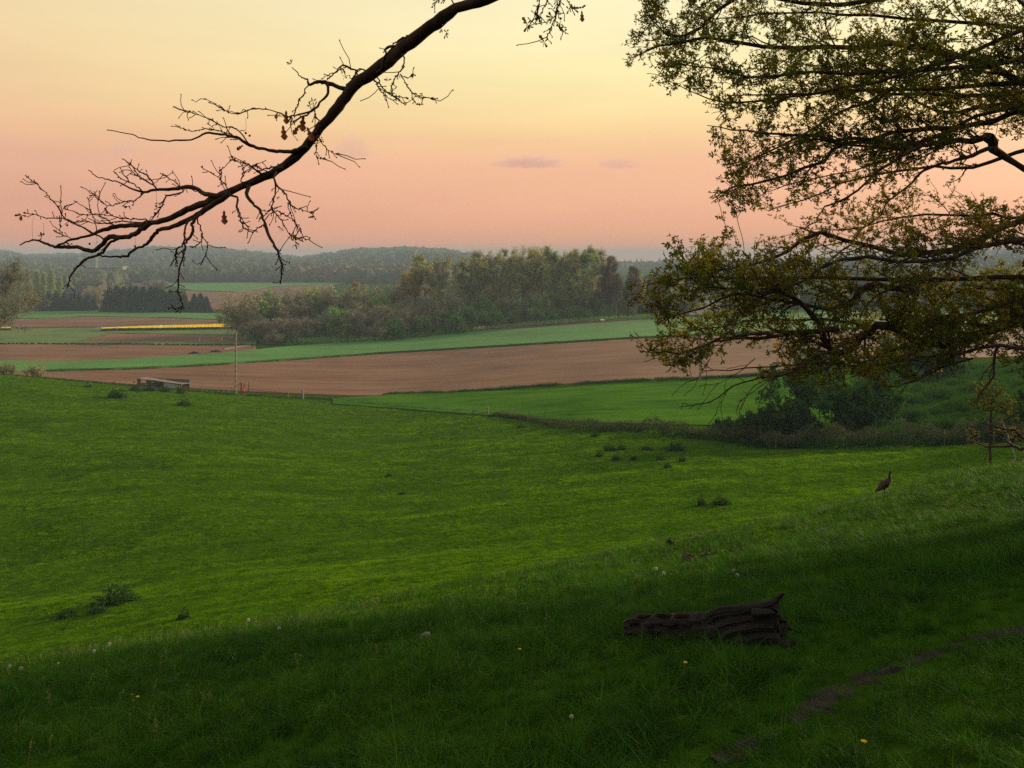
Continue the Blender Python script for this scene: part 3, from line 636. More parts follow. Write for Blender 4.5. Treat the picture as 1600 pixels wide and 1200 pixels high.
# ------------------------------------------------------------------ the two oaks
def poly(px_list, y0, y1, bend=0.0, wav_=0.0):
    n = len(px_list); Ys = np.linspace(y0, y1, n) + bend*np.sin(np.linspace(0, math.pi, n))
    P = np.array([proj(a, b, y) for (a, b), y in zip(px_list, Ys)])
    if wav_: P[1:-1] += np.random.default_rng(int(abs(px_list[0][1])*7+n)).normal(0, wav_, P[1:-1].shape)
    return P
def refine(P, r, m=3, wob=0.0, rng=None):
    n = len(P); t = np.linspace(0, n-1, (n-1)*m+1)
    # Catmull-Rom through the points
    Q = np.vstack([2*P[0]-P[1], P, 2*P[-1]-P[-2]]); out = []
    for v in t:
        i = min(int(v), n-2); f = v-i; a, b, c, d = Q[i], Q[i+1], Q[i+2], Q[i+3]
        out.append(.5*((2*b)+(-a+c)*f+(2*a-5*b+4*c-d)*f*f+(-a+3*b-3*c+d)*f**3))
    out = np.array(out)
    if wob and rng is not None: out[1:-1] += rng.normal(0, wob, out[1:-1].shape)
    return out, np.interp(t, np.linspace(0, n-1, len(r)), r)

def inside(poly_, x, y):
    c = False; n = len(poly_)
    for i in range(n):
        x1, y1 = poly_[i]; x2, y2 = poly_[i-1]
        if (y1 > y) != (y2 > y) and x < (x2-x1)*(y-y1)/(y2-y1)+x1: c = not c
    return c
# outline of the visible part of the crown, upper and lower mass
UP = [(990, -80), (1000, 20), (968, 68), (972, 108), (1040, 138), (1120, 170), (1092, 192), (1110, 225), (1118, 270), (1096, 300), (1125, 342), (1205, 346), (1240, 330), (1290, 318), (1300, 335), (1240, 372), (1400, 345), (1400, 310), (1455, 262), (1540, 228), (1700, 235), (2600, 200), (2600, -900), (900, -900)]
LO = [(1040, 372), (1090, 366), (1150, 356), (1210, 368), (1250, 352), (1300, 338), (1400, 305), (1450, 282), (1530, 300), (1600, 318), (2600, 330), (2600, 720), (1620, 610), (1540, 560), (1460, 585), (1400, 605), (1330, 602), (1260, 612), (1180, 590), (1100, 598), (1040, 588), (992, 560), (975, 530), (1005, 500), (965, 455), (990, 428), (1025, 420), (1018, 395)]
_kr = np.random.default_rng(3)
def keep_right(p, lv):
    if p[1] < 3: return True
    x = CX+F*p[0]/p[1]; y = HY-F*p[2]/p[1]
    if x > 1640: return y < 640
    if 1225 < x < 1640 and 250 < y < 380 and _kr.random() < .4: return True
    return inside(UP, x, y) or inside(LO, x, y)

T = Tree(101); rng = T.rng
base = Vector((17.2, 19.0, 0)); base.z = ground(base.x, base.y)-.2
PR = dict(max=3, n=[8, 7, 6, 5], wob=[.05, .14, .17, .2], up=[0, .02, .03, .05], tap=[.3, .22, .22, .4], kids=[0, 0, 0, 0], perm=[3.2, 3.8, 5.6, 0], t0=[.1, .12, .12, 0], rr=[.5, .42, .5, 0],
          ang=[45, 40, 42, 0], len=[2.3, 1.25, .55, 0], shr=[.3, .35, .3, 0], leaf=5, flat=[.7, .85, .9])
trunk = np.array([base, base+Vector((-.2, 0, 2)), base+Vector((-.3, -.1, 4.0)), base+Vector((-.1, .1, 6.5)), base+Vector((.3, .2, 9.5)), base+Vector((.2, .1, 13))])
tpts, tr = refine(trunk, [.95, .62, .56, .46, .3, .1], 4)
LIMBS = [
 # polyline in the photo, distance at start / end, radius at start / end, level
 ([(1830, 150), (1700, 150), (1600, 122), (1545, 100), (1480, 78), (1380, 52), (1250, 42), (1120, 48), (1020, 62), (985, 86)], 18.5, 17, .15, .008, 1),
 ([(1700, 150), (1600, 128), (1500, 132), (1400, 140), (1270, 148), (1140, 160), (1050, 128)], 18.6, 16.2, .09, .007, 1),
 ([(1840, 220), (1700, 195), (1600, 180), (1500, 192), (1420, 205), (1350, 235), (1250, 270), (1160, 300), (1120, 312)], 19, 16.5, .12, .008, 1),
 ([(1850, 400), (1740, 350), (1650, 290), (1600, 262), (1568, 238), (1545, 215)], 19, 18, .20, .12, 9),
 ([(1545, 215), (1530, 212), (1480, 221), (1430, 229), (1330, 225), (1240, 215), (1160, 202), (1105, 196)], 18, 15.8, .10, .007, 1),
 ([(1556, 230), (1530, 240), (1490, 246), (1455, 258), (1425, 282), (1400, 316), (1370, 342), (1340, 362)], 18, 16.8, .065, .01, 2),
 ([(1440, 228), (1385, 255), (1335, 298), (1300, 322), (1270, 350), (1248, 358)], 17.2, 16, .05, .01, 2),
 ([(1840, -40), (1700, -20), (1520, -18), (1330, 5), (1170, 0), (1040, 22), (1005, 18)], 19, 17, .13, .008, 1),
 ([(1820, 60), (1700, 70), (1540, 40), (1360, 18), (1220, 20), (1100, 30)], 19.5, 18.5, .10, .008, 1),
 ([(1800, 180), (1620, 160), (1470, 165), (1370, 180), (1280, 185), (1190, 235), (1135, 262)], 20, 18, .09, .008, 1),
 ([(1830, 100), (1650, 90), (1500, 105), (1330, 95), (1180, 100), (1060, 100)], 17.6, 15, .10, .008, 1),
 ([(1840, 260), (1680, 215), (1560, 180), (1460, 150), (1330, 120), (1200, 90)], 20.5, 20, .10, .008, 1),
 ([(1620, 230), (1520, 262), (1430, 262), (1350, 285), (1260, 310), (1200, 330)], 19.5, 18.5, .06, .008, 2),
 ([(1840, -160), (1650, -130), (1450, -90), (1250, -60), (1080, -30)], 18.5, 17.2, .12, .008, 1),
 ([(1850, 140), (1750, 120), (1660, 60), (1560, -30), (1480, -80)], 18.5, 17.2, .10, .01, 1),
 ([(1840, 205), (1720, 210), (1560, 168), (1400, 212), (1280, 240), (1180, 250)], 18.2, 16.6, .09, .008, 1),
 ([(1840, 20), (1700, 10), (1540, 70), (1380, 120), (1240, 130), (1130, 150)], 17.4, 15.6, .09, .008, 1),
 ([(1500, 195), (1400, 250), (1300, 282), (1200, 300)], 18.5, 17.6, .04, .008, 2),
 # lower mass
 ([(1850, 470), (1760, 440), (1680, 400), (1600, 372), (1500, 378), (1400, 384), (1300, 388), (1200, 400), (1110, 398), (1048, 384)], 19, 17, .14, .008, 1),
 ([(1840, 480), (1720, 440), (1600, 430), (1490, 428), (1360, 436), (1210, 440), (1090, 448), (1000, 448)], 18.5, 16.4, .11, .008, 1),
 ([(1850, 520), (1720, 500), (1600, 508), (1530, 532), (1440, 522), (1390, 519), (1345, 508), (1285, 516), (1250, 496), (1222, 474), (1196, 456), (1186, 422), (1160, 392)], 18, 15.6, .18, .012, 1),
 ([(1434, 458), (1400, 448), (1360, 442), (1330, 462), (1287, 471), (1220, 466), (1150, 462), (1090, 480), (1030, 498)], 17.5, 16, .09, .008, 1),
 ([(1310, 512), (1220, 520), (1130, 532), (1050, 548), (1000, 548)], 16.6, 15.5, .07, .008, 1),
 ([(1500, 530), (1420, 545), (1330, 570), (1280, 575), (1180, 575), (1100, 580)], 17, 15.8, .05, .008, 1),
 ([(1850, 560), (1740, 560), (1640, 560), (1560, 545), (1480, 540), (1400, 560), (1330, 590)], 17, 15, .09, .008, 1),
 ([(1840, 440), (1700, 360), (1600, 345), (1520, 335), (1430, 340), (1340, 352), (1260, 366)], 19.5, 18.5, .08, .008, 1),
 ([(1840, 500), (1700, 460), (1560, 470), (1420, 490), (1280, 490), (1150, 500), (1060, 520)], 19.5, 19, .10, .008, 1),
 ([(1846, 580), (1740, 540), (1640, 500), (1570, 460), (1500, 450), (1400, 470)], 20, 19.5, .10, .012, 1),
 ([(1800, 400), (1680, 370), (1560, 400), (1450, 408), (1340, 412), (1240, 425), (1130, 425), (1060, 415)], 17.6, 15.6, .09, .008, 1),
 ([(1850, 600), (1750, 590), (1660, 560), (1590, 530), (1520, 512), (1440, 500)], 18, 16.5, .09, .008, 1),
 ([(1850, 530), (1750, 470), (1650, 425), (1560, 400), (1480, 392), (1400, 400)], 18.5, 17.5, .09, .008, 1),
 ([(1830, 570), (1710, 520), (1620, 488), (1540, 498), (1460, 500), (1370, 478)], 17.5, 16.2, .09, .008, 1),
 ([(1200, 520), (1140, 528), (1080, 560), (1040, 572)], 16, 15.2, .04, .008, 2),
]
for pl, y0, y1, r0, r1, lv in LIMBS:
    P_ = poly(pl, y0, y1, .5 if lv == 1 else .1, .19 if lv == 1 and pl[0][0] > 1790 else .06); pts, r = refine(P_, np.array([r0, r0*.62, r0*.4, r1])*[.85, .8, .8, 1], 3, .025, rng)
    if pl[0][0] > 1790:   # joins the trunk
        k = int(np.argmin(np.abs(tpts[:, 2]-pts[0][2]+.5))); pts = np.vstack([tpts[k], .5*(tpts[k]+pts[0])+[0, 0, .15], pts]); r = np.concatenate([[r0*1.15, r0*1.05], r])
    if lv == 9: T.br.append((1, pts, r))
    else: T.limb(pts, r, lv, PR if min(q[1] for q in pl) < 340 else dict(PR, perm=[3.0, 3.6, 5.2, 0]), keep_right)
n_vis = len(T.tips)
# the rest of the crown, outside the frame, radiates from the trunk
PX = dict(PR); PX['perm'] = [1.0, 1.3, 2.0, 0]; PX['leaf'] = 3
def keep_out(p, lv):
    if p[1] < 2: return p[2] > 1.0
    x = CX+F*p[0]/p[1]
    return x > 1600 or (CX+F*p[0]/p[1] > 1000 and p[2]/p[1] > .33)
for i in range(30):
    k = int(rng.integers(len(tpts)//3, len(tpts)-1)); a = rng.uniform(-2.2, 1.9); d = np.array([math.cos(a), math.sin(a), rng.uniform(.0, .55)])
    T.grow(tpts[k], d, rng.uniform(6.5, 10.5)*(1-.35*k/len(tpts)), .2, 1, dict(PX, n=[8, 9, 6, 5], len=[3.2, 2.2, .8, 0], perm=[1.2, 1.3, 2.6, 0]), keep_out)
o_right = thing('oak_tree', tuple(base), 'old leafy oak whose boughs fill the upper right of the view', 'tree')
off = np.array(base)
def at_origin(brs): return [(lv, p-off, r) for lv, p, r in brs]
mb = MB(); mb.tube(tpts-off, tr, 14); mb.build('trunk', M['bark'], o_right, True)
big = [b for b in T.br if b[0] <= 1]; small = [b for b in T.br if b[0] > 1]
tubes(at_origin(big), [8, 8]).build('limb', M['bark'], o_right, True)
tubes(at_origin(small), [6, 6, 4, 3], .006).build('twig', M['bark'], o_right)
tips = np.array(T.tips); print('right oak tips', len(tips), 'branches', len(T.br))
# bare drooping ends under the lower boughs (thin, without leaves)
TD = Tree(55); PD = dict(PR, leaf=0, max=3, perm=[1, 1.5, 2.2, 0], len=[1.2, .9, .5, 0], up=[0, -.06, -.10, -.12], rr=[.5, .6, .6, 0])
for pl, y0, y1, r0 in [([(1345, 520), (1300, 548), (1270, 556), (1238, 582), (1190, 592), (1145, 604), (1110, 628), (1060, 636)], 16.4, 15, .03), ([(1240, 580), (1200, 596), (1170, 618), (1150, 628)], 15.6, 15.2, .014), ([(1145, 604), (1128, 622), (1118, 650)], 15.2, 15, .012),
                       ([(1520, 560), (1470, 575), (1430, 596), (1390, 604), (1350, 606)], 16.5, 15.6, .022), ([(1500, 552), (1450, 580), (1410, 610), (1385, 640)], 16.3, 15.6, .018), ([(1560, 540), (1553, 560), (1551, 590), (1530, 615), (1526, 632)], 16.6, 16.2, .035), ([(1300, 560), (1240, 575), (1180, 602), (1160, 630), (1155, 650)], 15.8, 15.3, .014),
                       ([(1110, 560), (1090, 590), (1068, 600), (1050, 618)], 15.4, 15, .010), ([(1180, 560), (1150, 585), (1120, 600), (1090, 640)], 15.4, 15, .010)]:
    pts, r = refine(poly(pl, y0, y1), [r0, r0*.6, .006], 3, .01, rng); TD.limb(pts, r, 2, PD, lambda p, lv: True)
tubes(at_origin(TD.br), [5, 5, 4, 3], .006).build('twig', M['bark'], o_right)
V, Fc = stamp(rng, CL_OAK, tips-off+rng.normal(0, .05, tips.shape), rng.uniform(.040, .078, len(tips))*np.where(np.arange(len(tips)) < n_vis, 1, 2.2))  # unseen leaves outside the frame enlarged to deepen shade on the slope
lv_ = obj('leaves', mesh('oak_leaves', V, Fc, M['oakleaf']), o_right); tag(lv_, kind='stuff')

# ---- oak over the viewer with the long bare bough at the upper left
T2 = Tree(202); rng = T2.rng
b2 = Vector((5.2, -4.6, 0)); b2.z = ground(b2.x, b2.y)-.2
t2 = np.array([b2, b2+Vector((-.1, 0, 1.6)), b2+Vector((-.2, .1, 3.6)), b2+Vector((-.3, .1, 6)), b2+Vector((-.1, 0, 9)), b2+Vector((0, 0, 12.5))])
t2p, t2r = refine(t2, [.9, .58, .52, .42, .28, .1], 4)
def keep_over(p, lv):
    if p[1] > .3:
        x = CX+F*p[0]/p[1]; y = HY-F*p[2]/p[1]
        if -60 < x < 1660 and y > -60: return False
        if p[2] < .36*p[1]+.4: return False
    return p[2] > ground(p[0], p[1])+2.0
PO = dict(PR, n=[8, 9, 6, 5], len=[3.6, 2.4, .8, 0], perm=[1.2, 1.5, 3.2, 0], flat=[.5, .6, .8])
for i in range(34):
    k = int(rng.integers(len(t2p)//3, len(t2p)-1)); a = (i*2.4+rng.uniform(-.3, .3)); d = np.array([math.cos(a), math.sin(a), rng.uniform(.12, .6)])
    T2.grow(t2p[k], d, rng.uniform(7, 11.5)*(1-.35*k/len(t2p)), .2, 1, PO, keep_over)
o_over = thing('oak_tree', tuple(b2), 'oak above the viewer with one long bare bough reaching down across the sky', 'tree')
off2 = np.array(b2)
def orig2(brs): return [(lv, p-off2, r) for lv, p, r in brs]
mb = MB(); mb.tube(t2p-off2, t2r, 14); mb.build('trunk', M['bark'], o_over, True)
tubes(orig2(T2.br), [8, 8, 5, 3], .006).build('limb', M['bark'], o_over)
tp2 = np.array(T2.tips); print('over oak tips', len(tp2))
V, Fc = stamp(rng, CL_OAK, tp2-off2+rng.normal(0, .06, tp2.shape), rng.uniform(.18, .27, len(tp2)))  # unseen crown leaves made oversized to darken the near grass below
tag(obj('leaves', mesh('oak_leaves', V, Fc, M['oakleaf']), o_over), kind='stuff')

# the bough itself, followed along the photograph at about six metres
D0 = 6.0
px2m = D0/F
BOUGH = [  # points, radius in photo pixels at start / end, depth at start / end
 ([(759, -2), (713, 14), (673, 43), (632, 72), (598, 103), (552, 135), (529, 167), (500, 201), (477, 230), (443, 259), (402, 282), (356, 301), (322, 316), (292, 328), (260, 343), (234, 348), (217, 352), (188, 353), (162, 359), (141, 368), (113, 374), (87, 385)], [13, 12.5, 11.5, 10, 9, 7.5, 6, 5, 3.2, 2.0], 5.6, 6.4),
 ([(356, 304), (320, 328), (299, 341), (271, 354), (249, 359), (240, 368), (230, 381), (212, 389), (199, 399), (184, 401), (160, 400), (152, 399)], [6.5, 5, 4, 3, 2.2, 1.5], 5.95, 6.2),
 ([(234, 348), (225, 356), (206, 368), (186, 371), (171, 370), (160, 381), (143, 392), (121, 386), (104, 386), (87, 386), (71, 380), (50, 375), (31, 383)], [5.5, 5.5, 5, 4.5, 4, 2.5, 1.3], 6.15, 6.5),
 ([(186, 371), (173, 379), (156, 397), (134, 405), (121, 418), (110, 431), (106, 448)], [4, 3.6, 3, 2.4, 1.6], 6.2, 6.0),
 ([(345, 306), (320, 303), (299, 292), (271, 295), (245, 296), (227, 300), (206, 295), (191, 287), (169, 281), (152, 276), (138, 266)], [5, 4, 3, 2, 1.2, .9], 6.0, 6.3),
 ([(243, 292), (225, 281), (208, 270), (203, 262)], [1.6, 1.0], 6.1, 6.2), ([(245, 295), (230, 274), (217, 268), (205, 258), (193, 249)], [1.6, .9], 6.1, 6.3), ([(217, 293), (203, 285), (190, 279), (179, 269)], [1.3, .8], 6.1, 6.0),
 ([(160, 372), (141, 362), (117, 348), (100, 340), (91, 324), (76, 307), (61, 292), (41, 275)], [2.2, 1.6, 1.1, .9], 6.3, 6.5), ([(100, 341), (71, 340), (55, 336), (39, 333)], [1.1, .8], 6.4, 6.4),
 ([(223, 348), (195, 346), (173, 348), (156, 350), (130, 346), (112, 348)], [1.8, .9], 6.2, 6.3), ([(173, 348), (156, 337), (130, 335), (108, 329), (101, 324)], [1.2, .8], 6.2, 6.3), ([(227, 342), (205, 342), (188, 341), (169, 333), (164, 326)], [1.5, .9], 6.1, 6.1),
 ([(286, 300), (260, 307), (255, 316), (251, 324), (238, 342)], [2.0, 1.3], 6.05, 6.05), ([(227, 300), (210, 314), (191, 316), (171, 322), (158, 314), (149, 304)], [1.5, .8], 6.1, 6.2),
 ([(306, 340), (300, 350), (301, 361), (290, 379), (277, 389), (275, 402), (277, 410)], [3.2, 2.8, 1.8], 5.9, 5.8), ([(296, 344), (290, 353), (288, 379), (286, 400), (279, 428), (278, 454), (284, 470), (287, 482)], [2.4, 2, 1.6, 1.2], 5.9, 5.7), ([(287, 482), (282, 480), (275, 483)], [1.1, .8], 5.7, 5.7),
 ([(308, 342), (313, 356), (316, 368), (313, 378), (300, 386)], [1.5, .9], 5.9, 5.8), ([(316, 366), (324, 384), (320, 400), (315, 412)], [1.1, .7], 5.9, 5.8),
 # mid twigs on the left
 ([(477, 230), (455, 236), (431, 236), (410, 232), (391, 227), (368, 215), (345, 210), (322, 208), (299, 218), (265, 220), (230, 218), (205, 210), (167, 203)], [4.5, 3.5, 2.5, 1.5, .9], 5.85, 6.2),
 ([(385, 222), (366, 213), (345, 206), (322, 201), (300, 205), (276, 196)], [1.6, .8], 5.95, 6.2), ([(391, 227), (368, 201), (345, 196), (322, 184), (300, 176), (273, 167)], [1.6, .8], 5.95, 6.3),
 ([(489, 172), (470, 178), (450, 182), (425, 173), (395, 170), (368, 178), (345, 168), (322, 155)], [2.2, 1.2, .8], 5.75, 6.1),
 ([(548, 140), (525, 134), (506, 129), (495, 128), (483, 132), (480, 124), (472, 121), (465, 114), (456, 105)], [5, 4.2, 2.5, 1.2, .8], 5.8, 5.7), ([(510, 131), (512, 148), (500, 160), (489, 172), (470, 184), (460, 190)], [3.2, 2.4, 1.2], 5.75, 5.6), ([(483, 132), (473, 148), (466, 162), (460, 176), (452, 188)], [1.6, 1.0], 5.75, 5.8),
 ([(586, 108), (566, 109), (550, 108), (535, 103), (524, 112), (512, 124)], [2.8, 2, 1], 5.8, 5.9), ([(556, 110), (552, 122), (542, 133)], [1.6, 1.2], 5.8, 5.8), ([(535, 107), (524, 112), (508, 120), (500, 128)], [1, .7], 5.8, 5.8),
 ([(632, 70), (612, 72), (604, 75), (602, 84), (598, 98)], [3, 2.4, 1.8], 5.7, 5.7), ([(640, 55), (626, 60), (612, 74)], [2, 1.4], 5.7, 5.6),
 ([(584, 122), (592, 136), (600, 148), (615, 156), (625, 152)], [1.6, .8], 5.75, 5.7), ([(590, 122), (597, 136), (615, 150), (636, 153)], [1.3, .7], 5.75, 5.6), ([(632, 90), (630, 105), (622, 117), (612, 136), (616, 150), (632, 163)], [1.8, 1.0, .7], 5.65, 5.5), ([(626, 116), (632, 128), (643, 144), (660, 152), (682, 154)], [1.3, .7], 5.6, 5.4), ([(643, 144), (648, 160), (658, 163)], [.8, .6], 5.5, 5.4), ([(627, 118), (638, 122), (646, 116)], [.9, .6], 5.6, 5.5),
 ([(497, 212), (505, 226), (515, 236), (532, 241)], [1.1, .6], 5.8, 5.7), ([(496, 218), (494, 232), (495, 246), (506, 247)], [1.1, .6], 5.8, 5.7), ([(494, 185), (490, 172), (498, 192), (494, 204)], [1, .8], 5.8, 5.8),
 # twigs under the bough
 ([(428, 276), (432, 290), (443, 299), (450, 310), (456, 322), (470, 328), (489, 333)], [2.2, 1.5, .8], 5.85, 5.6), ([(430, 285), (430, 305), (425, 325), (440, 345), (454, 366), (468, 372), (482, 374)], [1.6, 1.1, .7], 5.85, 5.6), ([(385, 302), (395, 318), (408, 332), (414, 352), (422, 372), (431, 388), (437, 404), (440, 416), (438, 442)], [3.8, 3.2, 2.4, 1.6], 5.9, 5.6), ([(371, 308), (372, 326), (376, 342), (382, 356), (392, 362)], [2.4, 1.6, 1], 5.9, 5.8), ([(414, 352), (404, 356), (396, 362)], [1.4, .9], 5.8, 5.8),
 ([(450, 312), (452, 330), (462, 350), (472, 366)], [.9, .7], 5.75, 5.6), ([(440, 322), (420, 330), (405, 345)], [1.0, .7], 5.8, 5.9), ([(412, 345), (430, 330), (444, 335), (460, 345), (470, 360)], [1.0, .7], 5.8, 5.7),
 ([(402, 267), (388, 258), (374, 253), (360, 250)], [1.8, .9], 5.9, 6.0), ([(420, 270), (405, 263), (400, 255), (402, 262)], [1.6, 1], 5.9, 5.9), ([(440, 262), (425, 262), (410, 266), (398, 270)], [2, 1], 5.88, 5.9),
 ([(356, 296), (345, 280), (330, 270), (316, 262)], [1.1, .7], 5.95, 6.0), ([(348, 290), (344, 275), (343, 262)], [.8, .6], 5.95, 6.0), ([(376, 284), (380, 268), (376, 256)], [1.2, .8], 5.9, 5.9), ([(322, 305), (305, 298), (280, 290), (262, 276), (254, 272)], [1.6, .8], 6.0, 6.2), ([(150, 352), (145, 338), (140, 326), (137, 310)], [.9, .7], 6.3, 6.4), ([(113, 374), (98, 366), (94, 352), (95, 334), (95, 292)], [.9, .7], 6.4, 6.4),
 # sprig at the top
 ([(872, -30), (870, 0), (868, 26), (862, 42), (855, 58)], [1.6, 1.1, .8], 5.5, 5.4), ([(868, 24), (856, 34), (843, 36), (828, 40)], [.9, .7], 5.45, 5.4), ([(858, -20), (852, 8), (844, 24), (838, 30)], [.9, .7], 5.5, 5.5), ([(843, -20), (842, 8), (838, 32)], [.9, .7], 5.5, 5.5), ([(880, -20), (873, 10), (868, 24)], [.9, .7], 5.5, 5.45), ([(880, -10), (893, 9), (905, 13), (912, 10)], [.9, .6], 5.5, 5.5), ([(866, 30), (874, 42), (880, 48)], [.8, .6], 5.4, 5.4), ([(695, -20), (684, 2), (676, 10)], [1, .7], 5.6, 5.6), ([(700, -12), (690, 4)], [.9, .7], 5.6, 5.6),
]
bs = []; buds = []; rngb = np.random.default_rng(9)
for i, (pl, rr_, d0, d1) in enumerate(BOUGH):
    P_ = poly(pl, d0, d1); thick = rr_[0] > 4
    pts, r = refine(P_, np.array(rr_)*px2m*(.76 if thick else .72), 4, .0035 if not thick else .003, rngb)
    r = r*(1+(.09 if thick else .18)*np.convolve(rngb.normal(0, 1.3, len(r)+2), [.3, .4, .3], 'valid'))
    if i == 0:   # run on up to the trunk of the oak over the viewer
        tg = unit(pts[0]-pts[3]); a_ = pts[0]+tg*.5+np.array([-.03, 0, .10]); b_ = pts[0]+tg*1.2+np.array([.1, -.3, .6]); q_ = t2p[11]
        lead, lr_ = refine(np.array([q_, q_+(b_-q_)*.3+[0, 0, .45], q_+(b_-q_)*.68+[0, 0, .35], b_, a_, pts[0]]), [.13, .10, .085, .072, .064, r[0]], 5); pts = np.vstack([lead[:-1], pts]); r = np.concatenate([lr_[:-1], r])
        hub = np.array(proj(868, -70, 5.5)); sp, sr = refine(np.array([b_, b_+(hub-b_)*.5+[0, 0, .12], hub]), [.022, .014, .010], 5); bs.append((1, sp, sr))
    if pl[0][1] < -5 and i > 0:
        cand = np.concatenate([q_[1] for q_ in bs if q_[0] == 0]); root = hub if pl[0][0] > 800 else cand[np.argmin(np.linalg.norm(cand-pts[0], axis=1))]
        pts = np.vstack([root, pts]); r = np.concatenate([[r[0]*1.2], r])
    if i > 0 and pl[0][1] > -5:     # root the twig in the nearest heavier piece
        cand = np.concatenate([q_[1] for q_ in bs if q_[0] == 0]); dd = np.linalg.norm(cand-pts[0], axis=1)
        if dd.min() < .13: pts = np.vstack([cand[np.argmin(dd)], pts]); r = np.concatenate([[r[0]*1.15], r])
    bs.append((0 if thick else 1, pts, r))
    if not thick:
        buds.append((pts[-1], unit(pts[-1]-pts[-2])))
        Ln = np.linalg.norm(np.diff(pts, axis=0), axis=1).sum()
        for t in rngb.uniform(.15, 1, int(Ln*50)+1):     # short side shoots and buds
            q = t*(len(pts)-1); k = min(int(q), len(pts)-2); b = pts[k]+(pts[k+1]-pts[k])*(q-k); d = turn(rngb, unit(pts[k+1]-pts[k]), rad(rngb.uniform(30, 60))); l_ = rngb.choice([.012, .02, .05, .12, .2], p=[.40, .28, .22, .085, .015])
            e = b+d*l_*.35; d2 = unit(d+rngb.normal(size=3)*.3); em = e+d2*l_*.35; e2 = em+unit(d2+rngb.normal(size=3)*.35+[0, 0, .15])*l_*.3
            if l_ > .03: bs.append((2, np.array([b, e, em, e2]), np.array([.0032, .0029, .0026, .0022]))); buds.append((e2, d))
            else: buds.append((b, d))
bough = tubes(orig2(bs), [9, 6, 4], .0026).build('bough', M['bark'], o_over, True)
mb = MB()
for p, d in buds:
    l_ = rngb.uniform(.010, .020); mb.tube(np.array([p-d*.002, p+d*l_*.4, p+d*l_])-off2, [.002, .0048, .0006], 5, cap=False)
M['bud'] = mat('oak_bud', [(.06, .02, .015), (.11, .04, .025)], scale=30)
tag(mb.build('bud', M['bud'], o_over, True), kind='stuff')
# round galls hanging on threads, dead brown leaves and a few opening leaf sprays
M['deadleaf'] = mat('dead_leaf', [(.14, .045, .018), (.26, .095, .04)], scale=14, trans=.6)
mb = MB()
for (px, py, ln, d_) in [(51, 375, 0, 6.5), (68, 366, 12, 6.5), (105, 352, 0, 6.4), (244, 322, 22, 6.1), (242, 333, 0, 6.1), (221, 303, 0, 6.1), (211, 385, 14, 6.2), (140, 381, 0, 6.3), (384, 208, 14, 5.95), (390, 212, 0, 5.95), (876, 29, 0, 5.4), (431, 236, 0, 5.8)]:
    c = np.array(proj(px, py, d_))-off2; r_ = .0085
    th = np.linspace(0, math.pi, 7); mb.tube(np.stack([0*th, 0*th, -np.cos(th)*r_], -1)+c, np.maximum(np.sin(th)*r_, .0004), 8, cap=False)
    if ln: mb.tube([c+[0, 0, r_], c+[.002, 0, ln*px2m*.6], c+[0, 0, ln*px2m*1.6]], [.0012, .001, .0012], 4, cap=False)
    mb.build('gall', M['bud'], o_over, True); mb = MB()
for px, py in [(58, 365), (50, 348), (54, 338)]: pass
mb.tube([np.array(proj(53, 338, 6.45))-off2, np.array(proj(50, 352, 6.45))-off2, np.array(proj(51, 375, 6.5))-off2], [.001]*3, 3, cap=False)
mb.build('hanging_thread', M['bud'], o_over, True)
M['spray'] = mat('opening_oak_leaf', [(.05, .06, .008), (.12, .11, .014)], scale=12, trans=.5, tcol=(1.5, 1.25, .5))
LV_, LF_ = leafshape(True)
def spray(px, py, d_, n, size, m):
    V, Fc = stamp(rngb, CL_LOB, np.array([np.array(proj(px+rngb.normal(0, 3), py+rngb.normal(0, 3), d_))-off2 for _ in range(n)]), rngb.uniform(.8, 1.2, n)*size); return V, Fc
mb = MB()
for px, py, d_, n, s in [(822, 40, 5.4, 2, .045), (838, 25, 5.5, 1, .04), (843, 27, 5.5, 1, .035), (860, 28, 5.45, 2, .04), (876, 40, 5.4, 1, .04), (880, 47, 5.4, 1, .03), (853, 64, 5.4, 1, .045), (892, 16, 5.5, 1, .035), (832, -2, 5.5, 1, .04), (699, 50, 5.6, 2, .03), (690, 50, 5.6, 1, .03), (647, 118, 5.6, 1, .03), (601, 124, 5.7, 1, .03), (538, 112, 5.85, 1, .03), (540, 106, 5.85, 1, .025), (457, 104, 5.7, 1, .03), (487, 160, 5.7, 2, .028), (460, 380, 5.6, 2, .035), (466, 379, 5.6, 1, .03), (443, 357, 5.6, 1, .03), (430, 304, 5.8, 1, .025), (35, 333, 6.4, 1, .04), (104, 386, 6.4, 2, .035), (70, 378, 6.5, 1, .035), (93, 368, 6.4, 1, .03), (196, 325, 6.1, 1, .035), (210, 318, 6.1, 1, .03), (112, 384, 6.4, 1, .03)]:
    V, Fc = spray(px, py, d_, n, s, 0); mb = MB(); mb.add(V, Fc); mb.build('leaf_spray', M['spray'], o_over)
for px, py, d_, s, rotz in [(474, 185, 5.7, .11, -1.7), (468, 200, 5.72, .08, -2.2), (480, 204, 5.74, .10, -1.2), (447, 178, 5.7, .09, -1.6), (442, 201, 5.75, .10, -1.5), (380, 232, 5.9, .06, -2.6), (350, 334, 5.95, .10, -1.6), (481, 345, 5.6, .04, 0.2), (909, 22, 5.5, .07, -1.5), (434, 180, 5.75, .05, -2.0)]:
    V = LV_*s; ca, sa = math.cos(rotz), math.sin(rotz)
    Vr = np.stack([V[:, 0]*ca-V[:, 1]*sa, V[:, 2]*1.5+.25*V[:, 1], V[:, 0]*sa+V[:, 1]*ca], -1) + np.array(proj(px, py-5, d_))-off2
    m_ = MB(); m_.add(Vr, LF_); m_.build('dead_leaf', M['deadleaf'], o_over)
